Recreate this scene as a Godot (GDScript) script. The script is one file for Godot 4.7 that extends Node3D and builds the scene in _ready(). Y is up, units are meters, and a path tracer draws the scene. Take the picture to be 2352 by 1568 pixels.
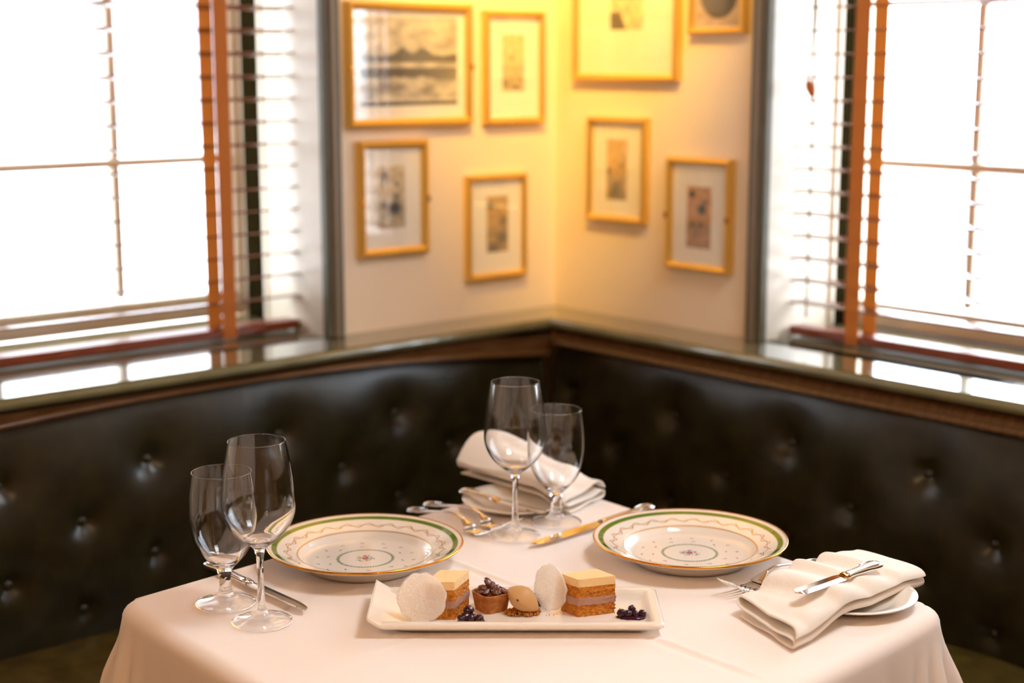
extends Node3D
# A corner table in a restaurant: two windows with wooden blinds, a tufted leather banquette, framed prints, a laid table with a dessert plate.
# x runs along the left-hand wall towards the corner, z along the right-hand wall towards the room, y is up; the floor is y = 0.

const TABLE := 0.75
const XW := 2.32      # face of the right-hand wall
const ZW := -2.49     # face of the left-hand wall
const SILL := 0.885
const SLAT_PITCH := 0.0434
const SKY_ENERGY := 16.0
const CORNER_ENERGY := 5.3
const ROOM_ENERGY := 0.85
const PANEL_ENERGY := 2.1

var M := {}
var names := {}
var rng := RandomNumberGenerator.new()

# ---------------------------------------------------------------- naming and placing

func numbered(called: String) -> String:
	var n: int = names.get(called, 0)
	names[called] = n + 1
	return called if n == 0 else "%s_%03d" % [called, n]

func tag(o: Node, label := "", category := "", group := "", kind := "") -> Node:
	if label: o.set_meta("label", label)
	if category: o.set_meta("category", category)
	if group: o.set_meta("group", group)
	if kind: o.set_meta("kind", kind)
	return o

func thing(called: String, label: String, category: String, at := Vector3.ZERO, turn := 0.0, group := "") -> Node3D:
	var o := Node3D.new()
	o.name = numbered(called)
	add_child(o)
	o.position = at
	o.rotation.y = turn
	tag(o, label, category, group)
	return o

func struct(called: String, label: String, category: String) -> Node3D:
	var o := Node3D.new()
	o.name = called
	add_child(o)
	tag(o, label, category, "", "structure")
	return o

func part(called: String, mesh: Mesh, material: Material, parent: Node, at := Vector3.ZERO, euler := Vector3.ZERO) -> MeshInstance3D:
	var o := MeshInstance3D.new()
	o.name = called if parent != self else numbered(called)
	o.mesh = mesh
	o.material_override = material
	o.position = at
	o.rotation = euler
	o.cast_shadow = GeometryInstance3D.SHADOW_CASTING_SETTING_ON
	parent.add_child(o, true)
	return o

# ---------------------------------------------------------------- mesh helpers

func begin(smooth := true) -> SurfaceTool:
	var st := SurfaceTool.new()
	st.begin(Mesh.PRIMITIVE_TRIANGLES)
	st.set_smooth_group(0 if smooth else -1)
	return st

func done(st: SurfaceTool) -> ArrayMesh:
	st.generate_normals()
	return st.commit()

func tri(st: SurfaceTool, a: Vector3, b: Vector3, c: Vector3) -> void:
	st.add_vertex(a); st.add_vertex(b); st.add_vertex(c)

# a grid of points; the front faces dv x du (du along a row, dv from row to row)
func surf(st: SurfaceTool, rows: Array, closed := false, flip := false, uv := Vector2.ZERO) -> void:
	var n: int = rows[0].size()
	var m := n if closed else n - 1
	for j in rows.size() - 1:
		var r0: PackedVector3Array = rows[j]
		var r1: PackedVector3Array = rows[j + 1]
		for i in m:
			var k := (i + 1) % n
			var q := [r0[i], r0[k], r1[k], r1[i]]
			var t := [Vector2(i, j), Vector2(i + 1, j), Vector2(i + 1, j + 1), Vector2(i, j + 1)]
			for e in ([0, 2, 1, 0, 3, 2] if flip else [0, 1, 2, 0, 2, 3]):
				if uv != Vector2.ZERO:
					st.set_uv(t[e] * uv)
				st.add_vertex(q[e])

# a polygon turned away from a centre (for convex bodies)
func facet(st: SurfaceTool, pts: Array, away: Vector3) -> void:
	var n: Vector3 = (pts[1] - pts[0]).cross(pts[2] - pts[0])
	var mid := Vector3.ZERO
	for p in pts: mid += p
	mid /= pts.size()
	var ccw := n.dot(mid - away) > 0.0
	for i in range(1, pts.size() - 1):
		if ccw: tri(st, pts[0], pts[i + 1], pts[i])
		else: tri(st, pts[0], pts[i], pts[i + 1])

# a chamfered box
func box(st: SurfaceTool, c: Vector3, s: Vector3, b := 0.0) -> void:
	st.set_smooth_group(-1)
	var h := s * 0.5
	if b <= 0.0:
		for ax in 3:
			for sg in [-1.0, 1.0]:
				var q := []
				for k in [[-1, -1], [1, -1], [1, 1], [-1, 1]]:
					var p := Vector3.ZERO
					p[ax] = sg * h[ax]; p[(ax + 1) % 3] = k[0] * h[(ax + 1) % 3]; p[(ax + 2) % 3] = k[1] * h[(ax + 2) % 3]
					q.append(c + p)
				facet(st, q, c)
		return
	var i := h - Vector3(b, b, b)
	for ax in 3:
		var u := (ax + 1) % 3
		var w := (ax + 2) % 3
		for sg in [-1.0, 1.0]:
			var q := []
			for k in [[-1, -1], [1, -1], [1, 1], [-1, 1]]:
				var p := Vector3.ZERO
				p[ax] = sg * h[ax]; p[u] = k[0] * i[u]; p[w] = k[1] * i[w]
				q.append(c + p)
			facet(st, q, c)
			for s2 in [-1.0, 1.0]:
				var e := []
				for k in [[0, -1], [0, 1], [1, 1], [1, -1]]:
					var p := Vector3.ZERO
					p[ax] = sg * (h[ax] if k[0] == 0 else i[ax])
					p[u] = s2 * (i[u] if k[0] == 0 else h[u])
					p[w] = k[1] * i[w]
					e.append(c + p)
				facet(st, e, c)
	for x in [-1.0, 1.0]:
		for y in [-1.0, 1.0]:
			for z in [-1.0, 1.0]:
				facet(st, [c + Vector3(x * h.x, y * i.y, z * i.z), c + Vector3(x * i.x, y * h.y, z * i.z), c + Vector3(x * i.x, y * i.y, z * h.z)], c)

func box_mesh(s: Vector3, b := 0.0, c := Vector3.ZERO) -> ArrayMesh:
	var st := begin(false)
	box(st, c, s, b)
	return done(st)

func ring(r: float, y: float, seg: int) -> PackedVector3Array:
	var a := PackedVector3Array()
	for i in seg:
		var t := TAU * i / seg
		a.append(Vector3(r * cos(t), y, r * sin(t)))
	return a

func lathe(st: SurfaceTool, profile: Array, seg := 48) -> void:
	var rows := []
	for p in profile: rows.append(ring(maxf(p.x, 0.00001), p.y, seg))
	surf(st, rows, true)

func lathe_mesh(profile: Array, seg := 48) -> ArrayMesh:
	var st := begin()
	lathe(st, profile, seg)
	return done(st)

# a smooth curve through points (Catmull-Rom), k steps per span
func spline(p: Array, k := 6) -> Array:
	var out := []
	for i in p.size() - 1:
		var a = p[maxi(i - 1, 0)]
		var b = p[i]
		var c = p[i + 1]
		var d = p[mini(i + 2, p.size() - 1)]
		for j in k:
			var t := float(j) / k
			out.append(0.5 * (2.0 * b + (c - a) * t + (2.0 * a - 5.0 * b + 4.0 * c - d) * t * t + (3.0 * b - a - 3.0 * c + d) * t * t * t))
	out.append(p[-1])
	return out

# a round bar along points; radii one number or one per point
func tube(st: SurfaceTool, pts: Array, radius, seg := 10, flat := 1.0) -> void:
	var rows := []
	for i in pts.size():
		var d: Vector3 = (pts[mini(i + 1, pts.size() - 1)] - pts[maxi(i - 1, 0)]).normalized()
		var ref := Vector3.UP if absf(d.y) < 0.9 else Vector3.RIGHT
		var u := d.cross(ref).normalized()
		var v := u.cross(d)
		var r: float = radius if (radius is float) else radius[i]
		var row := PackedVector3Array()
		for k in seg:
			var t := TAU * k / seg
			row.append(pts[i] + u * cos(t) * r + v * sin(t) * r * flat)
		rows.append(row)
	surf(st, rows, true, true)
	for e in [0, rows.size() - 1]:
		var mid := Vector3.ZERO
		for p in rows[e]: mid += p
		mid /= seg
		var inward: Vector3 = pts[1] if e == 0 else pts[-2]
		for k in seg: facet(st, [mid, rows[e][k], rows[e][(k + 1) % seg]], inward)

# a bar whose cross-section (across = w, up = t) changes along a path in the x-y plane: entries [x, y, half width, half thickness]
func blade_bar(st: SurfaceTool, entries: Array, seg := 16, power := 1.0) -> void:
	var rows := []
	for i in entries.size():
		var e = entries[i]
		var a = entries[maxi(i - 1, 0)]
		var b = entries[mini(i + 1, entries.size() - 1)]
		var d := Vector2(b[0] - a[0], b[1] - a[1]).normalized()
		var up := Vector3(-d.y, d.x, 0)
		var row := PackedVector3Array()
		for k in seg:
			var t := TAU * k / seg
			var c := signf(cos(t)) * pow(absf(cos(t)), power)
			var s := signf(sin(t)) * pow(absf(sin(t)), power)
			var off: float = e[4] if e.size() > 4 else 0.0
			row.append(Vector3(e[0], e[1], off) + up * s * e[3] + Vector3(0, 0, c * e[2]))
		rows.append(row)
	surf(st, rows, true)
	for e in [0, rows.size() - 1]:
		var mid := Vector3.ZERO
		for p in rows[e]: mid += p
		mid /= seg
		var inn := Vector3(entries[1][0], entries[1][1], 0) if e == 0 else Vector3(entries[-2][0], entries[-2][1], 0)
		for k in seg: facet(st, [mid, rows[e][k], rows[e][(k + 1) % seg]], inn)

# a lumpy ball
func blob(st: SurfaceTool, c: Vector3, r: Vector3, rough := 0.12, seed_ := 1, seg := 12, basis_ := Basis()) -> void:
	var n := FastNoiseLite.new()
	n.seed = seed_
	n.frequency = 1.1
	var rows := []
	for j in seg / 2 + 1:
		var p := PI * j / (seg / 2) - PI / 2
		var row := PackedVector3Array()
		for i in seg:
			var t := TAU * i / seg
			var d := Vector3(cos(p) * cos(t), sin(p), cos(p) * sin(t))
			var k := 1.0 + rough * n.get_noise_3d(d.x * 1.6 + seed_, d.y * 1.6, d.z * 1.6) * 2.0
			row.append(c + basis_ * (d * r * k))
		rows.append(row)
	surf(st, rows, true)

# ---------------------------------------------------------------- materials

func mat(color: Color, rough := 0.6, metal := 0.0) -> StandardMaterial3D:
	var m := StandardMaterial3D.new()
	m.albedo_color = color
	m.roughness = rough
	m.metallic = metal
	return m

func rgb8(r: int, g: int, b: int) -> Color:
	return Color(r / 255.0, g / 255.0, b / 255.0)

func noise_tex(freq: float, colors: Array, kind := FastNoiseLite.TYPE_SIMPLEX_SMOOTH, size := 256, octaves := 4, seed_ := 3) -> NoiseTexture2D:
	var n := FastNoiseLite.new()
	n.noise_type = kind
	n.frequency = freq
	n.fractal_octaves = octaves
	n.seed = seed_
	var t := NoiseTexture2D.new()
	t.width = size
	t.height = size
	t.seamless = true
	t.noise = n
	var g := Gradient.new()
	g.offsets = PackedFloat32Array()
	g.colors = PackedColorArray()
	var off := PackedFloat32Array()
	var col := PackedColorArray()
	for i in colors.size():
		off.append(float(i) / maxi(colors.size() - 1, 1))
		col.append(colors[i])
	g.offsets = off
	g.colors = col
	t.color_ramp = g
	return t

func tri_map(m: StandardMaterial3D, scale_: Vector3, world := false) -> StandardMaterial3D:
	m.uv1_triplanar = true
	m.uv1_world_triplanar = world
	m.uv1_scale = scale_
	return m

func bump(m: StandardMaterial3D, t: Texture2D, cm: float) -> StandardMaterial3D:
	m.heightmap_enabled = true
	m.heightmap_texture = t
	m.heightmap_scale = cm
	return m

func make_materials() -> void:
	var grey := [Color.BLACK, Color.WHITE]
	var soft := noise_tex(0.02, grey, FastNoiseLite.TYPE_SIMPLEX_SMOOTH, 256, 4, 5)
	var cells := noise_tex(0.06, grey, FastNoiseLite.TYPE_CELLULAR, 256, 2, 9)
	# walls and paint
	M.wall = tri_map(mat(rgb8(244, 224, 198), 0.85), Vector3(4, 4, 4), true)
	bump(M.wall, soft, 0.06)
	M.paint = tri_map(mat(rgb8(122, 118, 84), 0.18), Vector3(3, 3, 3), true)
	M.paint.albedo_texture = noise_tex(0.01, [Color(0.86, 0.84, 0.8), Color(1, 1, 1)], FastNoiseLite.TYPE_SIMPLEX_SMOOTH, 256, 5, 11)
	bump(M.paint, soft, 0.006)
	M.paint.clearcoat_enabled = true
	M.paint.clearcoat = 0.8
	M.paint.clearcoat_roughness = 0.05
	M.channel = mat(rgb8(30, 24, 10), 0.9)
	M.channel.metallic_specular = 0.0
	M.casing = mat(rgb8(82, 76, 48), 0.42)
	M.casing_light = mat(rgb8(120, 104, 82), 0.42)
	M.cream_paint = mat(rgb8(216, 202, 180), 0.4)
	M.ceiling = mat(rgb8(235, 222, 205), 0.9)
	M.floor = tri_map(mat(rgb8(120, 80, 50), 0.45), Vector3(0.6, 2, 6), true)
	M.floor.albedo_texture = noise_tex(0.02, [Color(0.7, 0.65, 0.6), Color(1, 1, 1)])
	M.room_wall = mat(rgb8(196, 168, 132), 0.85)
	# wood
	M.slat = tri_map(mat(rgb8(150, 80, 44), 0.24), Vector3(3, 20, 20))
	M.slat.albedo_texture = noise_tex(0.02, [Color(0.72, 0.66, 0.62), Color(1, 1, 1)], FastNoiseLite.TYPE_SIMPLEX_SMOOTH, 256, 5, 21)
	M.rail = tri_map(mat(rgb8(140, 62, 24), 0.35), Vector3(3, 20, 20))
	M.rail.albedo_texture = M.slat.albedo_texture
	M.crest = tri_map(mat(rgb8(100, 70, 42), 0.25), Vector3(2, 14, 14), true)
	M.crest.albedo_texture = M.slat.albedo_texture
	M.dark_wood = mat(rgb8(70, 44, 26), 0.45)
	M.tape = mat(rgb8(190, 112, 50), 0.85)
	M.tape.backlight_enabled = true
	M.tape.backlight = Color(0.72, 0.56, 0.34)
	M.cord = mat(rgb8(96, 66, 40), 0.8)
	M.tassel = mat(rgb8(190, 98, 30), 0.4)
	M.pane = mat(Color(1, 1, 1, 0.03), 0.02)
	M.pane.transparency = BaseMaterial3D.TRANSPARENCY_ALPHA
	# leather
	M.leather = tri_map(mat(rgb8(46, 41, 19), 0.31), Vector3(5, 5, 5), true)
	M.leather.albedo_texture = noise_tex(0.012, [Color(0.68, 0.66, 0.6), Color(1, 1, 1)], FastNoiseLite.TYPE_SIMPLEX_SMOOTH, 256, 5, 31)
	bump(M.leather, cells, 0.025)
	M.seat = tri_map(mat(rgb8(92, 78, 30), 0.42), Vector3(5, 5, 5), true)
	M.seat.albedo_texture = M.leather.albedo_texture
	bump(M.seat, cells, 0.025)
	M.piping = mat(rgb8(30, 24, 14), 0.5)
	# cloth
	M.cloth = mat(rgb8(247, 235, 226), 0.9)
	M.cloth.rim_enabled = true
	M.cloth.rim = 0.2
	tri_map(M.cloth, Vector3(9, 9, 9), true)
	bump(M.cloth, soft, 0.012)
	M.napkin = mat(rgb8(250, 240, 228), 0.92)
	M.napkin.rim_enabled = true
	M.napkin.rim = 0.2
	var twill := Image.create(32, 32, false, Image.FORMAT_L8)
	for y in 32:
		for x in 32:
			var v := 0.5 + 0.5 * sin(TAU * (x + y) / 16.0)
			twill.set_pixel(x, y, Color(v, v, v))
	bump(M.napkin, ImageTexture.create_from_image(twill), 0.018)
	# china, glass, metal
	M.china = mat(rgb8(240, 230, 217), 0.08)
	M.china.clearcoat_enabled = true
	M.china.clearcoat = 0.3
	M.china.clearcoat_roughness = 0.03
	M.gold = mat(rgb8(226, 158, 56), 0.16, 1.0)
	M.gilt = mat(rgb8(222, 168, 84), 0.3, 0.4)
	M.silver = mat(rgb8(236, 230, 222), 0.11, 1.0)
	M.blade = mat(rgb8(226, 220, 212), 0.07, 1.0)
	M.glass = mat(Color(1, 1, 1, 0.0), 0.0)
	M.glass.refraction_enabled = true
	M.glass.refraction_scale = 0.05
	M.glass.transparency = BaseMaterial3D.TRANSPARENCY_ALPHA
	M.foot_glass = mat(Color(1, 1, 1, 0.05), 0.0)
	M.foot_glass.metallic_specular = 0.7
	M.foot_glass.transparency = BaseMaterial3D.TRANSPARENCY_ALPHA
	M.frame_gold = mat(rgb8(240, 200, 108), 0.34, 0.9)
	M.mat_board = mat(rgb8(246, 238, 224), 0.9)
	M.backing = mat(rgb8(110, 80, 50), 0.9)
	M.brass = mat(rgb8(170, 110, 40), 0.3, 1.0)
	# food
	var crumb_tex := noise_tex(0.05, [Color(0.62, 0.5, 0.34), Color(0.86, 0.78, 0.6), Color(1, 0.95, 0.78), Color(1, 0.72, 0.4)], FastNoiseLite.TYPE_SIMPLEX_SMOOTH, 256, 5, 41)
	M.sponge = tri_map(mat(rgb8(226, 152, 62), 0.9), Vector3(14, 14, 14))
	M.sponge.albedo_texture = crumb_tex
	bump(M.sponge, noise_tex(0.05, grey, FastNoiseLite.TYPE_SIMPLEX, 256, 5, 42), 0.35)
	M.sponge.subsurf_scatter_enabled = true
	M.sponge.subsurf_scatter_strength = 0.1
	M.filling = tri_map(mat(rgb8(186, 142, 124), 0.7), Vector3(14, 14, 14))
	bump(M.filling, soft, 0.08)
	M.topping = tri_map(mat(rgb8(246, 208, 150), 0.6), Vector3(12, 12, 12))
	bump(M.topping, soft, 0.05)
	M.wafer = mat(Color(1, 0.985, 0.96), 0.5)
	M.wafer.albedo_texture = wafer_texture()
	M.wafer.transparency = BaseMaterial3D.TRANSPARENCY_ALPHA
	M.wafer.backlight_enabled = true
	M.wafer.backlight = Color(0.9, 0.88, 0.85)
	M.crust = tri_map(mat(rgb8(206, 138, 66), 0.75), Vector3(12, 12, 12))
	M.crust.albedo_texture = noise_tex(0.03, [Color(0.72, 0.6, 0.5), Color(1, 1, 1)], FastNoiseLite.TYPE_SIMPLEX_SMOOTH, 256, 4, 43)
	bump(M.crust, soft, 0.08)
	M.caramel = tri_map(mat(rgb8(104, 54, 22), 0.22), Vector3(12, 12, 12))
	bump(M.caramel, cells, 0.2)
	M.pecan = tri_map(mat(rgb8(104, 48, 24), 0.25), Vector3(16, 16, 16))
	bump(M.pecan, cells, 0.25)
	M.pecan.clearcoat_enabled = true
	M.pecan.clearcoat = 0.7
	M.ice = tri_map(mat(rgb8(208, 162, 108), 0.5), Vector3(10, 10, 10))
	bump(M.ice, soft, 0.04)
	M.crumble = tri_map(mat(rgb8(196, 134, 62), 0.85), Vector3(16, 16, 16))
	M.crumble.albedo_texture = crumb_tex
	M.berry = mat(rgb8(46, 8, 30), 0.16)
	M.berry.clearcoat_enabled = true
	M.berry.clearcoat = 0.4
	M.berry.clearcoat_roughness = 0.04
	M.syrup = mat(rgb8(58, 10, 34), 0.08)
	# outside
	M.ground = mat(rgb8(215, 210, 204), 0.9)
	M.facade = mat(rgb8(225, 222, 218), 0.9)
	M.facade_dark = mat(rgb8(150, 147, 152), 0.7)
	M.lamp_shade = mat(rgb8(150, 104, 46), 0.35, 0.9)
	M.diffuser = mat(Color(1, 1, 1), 0.6)
	M.diffuser.emission_enabled = true
	M.diffuser.emission = Color(0.95, 0.98, 1.0)
	M.diffuser.emission_energy_multiplier = 1.5
	M.bulb = mat(Color(1, 0.9, 0.7), 0.5)
	M.bulb.emission_enabled = true
	M.bulb.emission = Color(1.0, 0.72, 0.36)
	M.bulb.emission_energy_multiplier = 14.0

func wafer_texture() -> ImageTexture:
	var n := 256
	var im := Image.create(n, n, false, Image.FORMAT_RGBA8)
	im.fill(Color(1, 1, 1, 0.72))
	rng.seed = 77
	for k in 1500:
		var p := Vector2(rng.randf(), rng.randf())
		var r := rng.randf_range(0.6, 1.8) if p.x > 0.42 else rng.randf_range(0.6, 5.0) * (1.0 if rng.randf() < 0.3 else 0.6)
		var solid := r > 2.0
		for y in range(int(p.y * n - r) - 1, int(p.y * n + r) + 2):
			for x in range(int(p.x * n - r) - 1, int(p.x * n + r) + 2):
				if x < 0 or y < 0 or x >= n or y >= n: continue
				var d := Vector2(x - p.x * n, y - p.y * n).length()
				if d < r: im.set_pixel(x, y, Color(1, 1, 1, 0.92 if solid else 0.5))
	return ImageTexture.create_from_image(im)

# ---------------------------------------------------------------- the decorated plate

func stamp(im: Image, x: float, y: float, r: float, c: Color) -> void:
	for j in range(int(y - r), int(y + r) + 2):
		for i in range(int(x - r), int(x + r) + 2):
			if i >= 0 and j >= 0 and i < im.get_width() and j < im.get_height() and Vector2(i - x, j - y).length() <= r:
				im.set_pixel(i, j, c)

func plate_texture() -> ImageTexture:
	var n := 1536
	var c := n * 0.5
	var s := n / 0.28        # pixels per metre; the picture spans 28 cm
	var im := Image.create(n, n, false, Image.FORMAT_RGB8)
	im.fill(rgb8(240, 230, 217))
	var green := rgb8(84, 124, 40)
	var gold := rgb8(214, 160, 62)
	for k in 5200:
		var t := TAU * k / 5200.0
		var d := Vector2(cos(t), sin(t))
		for q in 16:
			var p := d * (0.1188 + 0.006 * q / 15.0) * s
			var v := 0.9 + 0.2 * fposmod(sin(k * 12.9898 + q * 4.1) * 43758.5, 1.0)
			var col := Color(green.r * v, green.g * v, green.b * v)
			stamp(im, c + p.x, c + p.y, 1.2, col)
		for r in [0.1183, 0.1252]:
			stamp(im, c + d.x * r * s, c + d.y * r * s, 2.0, gold)
	# a gold ribbon that waves about a thin purple line
	for k in 9000:
		var t := TAU * k / 9000.0
		var r1 := 0.1045 + 0.0044 * sin(t * 22.0)
		var w := 2.0 + 2.6 * absf(cos(t * 22.0 + 0.7))
		stamp(im, c + cos(t) * r1 * s, c + sin(t) * r1 * s, w * 1.25, rgb8(206, 152, 58))
		var r2 := 0.1045 + 0.0012 * sin(t * 22.0 + 0.9)
		stamp(im, c + cos(t) * r2 * s, c + sin(t) * r2 * s, 2.3, rgb8(158, 92, 112))
	# the wreath in the middle
	for k in 130:
		var t := TAU * k / 130.0
		var r := (0.0365 + (0.0013 if k % 2 == 0 else -0.0009)) * s
		var col := [rgb8(64, 122, 96), rgb8(122, 142, 74), rgb8(52, 104, 92)][k % 3] as Color
		for q in 5:
			var a := t + 0.006 * q
			stamp(im, c + cos(a) * (r + q * 1.2), c + sin(a) * (r + q * 1.6), 4.6, col)
	for k in 2000:
		var t := TAU * k / 2000.0
		stamp(im, c + cos(t) * 0.0365 * s, c + sin(t) * 0.0365 * s, 2.4, rgb8(84, 122, 76))
	# the posy
	rng.seed = 5
	for k in 95:
		var a := rng.randf() * TAU
		var r := sqrt(rng.randf()) * 0.0142 * s
		stamp(im, c + cos(a) * r, c + sin(a) * r * 0.9, rng.randf_range(3, 6), [rgb8(146, 158, 84), rgb8(122, 138, 70), rgb8(168, 156, 96)][k % 3])
	for f in [[0, 0, 20, 0], [10, 14, 9, 1], [26, -4, 11, 1], [-24, 24, 9, 0], [34, -22, 10, 0], [-48, -6, 9, 1], [18, 30, 9, 1]]:
		var col: Color = rgb8(176, 52, 84) if f[3] == 0 else rgb8(128, 146, 206)
		for k in 6:
			var a := TAU * k / 6
			stamp(im, c + f[0] * 1.35 + cos(a) * f[2] * 0.75, c + f[1] * 1.35 + sin(a) * f[2] * 0.75, f[2] * 0.52, col)
		stamp(im, c + f[0] * 1.35, c + f[1] * 1.35, f[2] * 0.36, rgb8(228, 150, 160) if f[3] == 0 else col)
	# scattered sprigs
	for ring_ in [[0.051, 10, 0.0], [0.066, 14, 0.3]]:
		for k in ring_[1]:
			var a: float = TAU * k / ring_[1] + ring_[2]
			var x: float = c + cos(a) * ring_[0] * s
			var y: float = c + sin(a) * ring_[0] * s
			var t := rng.randf() * TAU
			var col: Color = [rgb8(164, 96, 90), rgb8(120, 130, 110), rgb8(190, 150, 96), rgb8(110, 120, 160), rgb8(150, 56, 84)][(k * 3 + int(ring_[1])) % 5]
			for q in 7:
				stamp(im, x + cos(t) * (q - 3) * 2.6, y + sin(t) * (q - 3) * 2.6, 3.2, rgb8(136, 132, 84))
			stamp(im, x + cos(t) * 10, y + sin(t) * 10, 8.0, col)
			stamp(im, x - cos(t) * 9, y - sin(t) * 9, 5.6, rgb8(104, 120, 78))
	return ImageTexture.create_from_image(im)

func flat_uv(mesh: ArrayMesh, span: float) -> ArrayMesh:
	var a := mesh.surface_get_arrays(0)
	var uv := PackedVector2Array()
	for v in a[Mesh.ARRAY_VERTEX]: uv.append(Vector2(v.x / span + 0.5, v.z / span + 0.5))
	a[Mesh.ARRAY_TEX_UV] = uv
	var out := ArrayMesh.new()
	out.add_surface_from_arrays(Mesh.PRIMITIVE_TRIANGLES, a)
	return out

# ---------------------------------------------------------------- the build

func _ready() -> void:
	rng.seed = 1
	setup_camera_and_light()
	make_materials()
	build_room()
	build_outside()
	build_window(1)
	build_window(2)
	build_blinds()
	build_banquette()
	build_lamps()
	build_pictures()
	build_table()
	build_china()
	build_glasses()
	build_cutlery()
	build_napkins()
	build_dessert()

func setup_camera_and_light() -> void:
	var cam := Camera3D.new()
	cam.name = "camera"
	add_child(cam)
	var pitch := deg_to_rad(-10.28)
	var yaw := deg_to_rad(48.59)
	var heading := Vector3(cos(yaw), 0, -sin(yaw))
	var eye := Vector3(0, 1.42, 0)
	cam.look_at_from_position(eye, eye + heading * cos(pitch) + Vector3.UP * sin(pitch))
	cam.keep_aspect = Camera3D.KEEP_HEIGHT
	var at := CameraAttributesPhysical.new()
	at.frustum_focal_length = 54.49
	at.frustum_focus_distance = 1.95
	at.exposure_aperture = 2.4
	at.frustum_near = 0.05
	at.frustum_far = 200.0
	cam.attributes = at
	cam.fov = 24.84
	cam.near = 0.05
	cam.current = true
	var we := WorldEnvironment.new()
	we.name = "environment"
	var e := Environment.new()
	e.background_mode = Environment.BG_SKY
	var sky := Sky.new()
	var sm := ProceduralSkyMaterial.new()
	sm.sky_top_color = Color(0.88, 0.94, 1.0)
	sm.sky_horizon_color = Color(0.90, 0.95, 1.0)
	sm.ground_bottom_color = Color(0.58, 0.58, 0.6)
	sm.ground_horizon_color = Color(0.84, 0.88, 0.92)
	sky.sky_material = sm
	e.sky = sky
	e.background_energy_multiplier = SKY_ENERGY
	e.tonemap_mode = Environment.TONE_MAPPER_LINEAR
	e.tonemap_exposure = 1.0
	e.sdfgi_enabled = true
	e.ssao_enabled = true
	e.ssil_enabled = true
	we.environment = e
	add_child(we)

# ---------------------------------------------------------------- room

const LWIN := [0.64, 1.745]      # left window opening, x
const RWIN := [-1.93, -0.83]     # right window opening, z
const HEAD := 2.2

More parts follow.
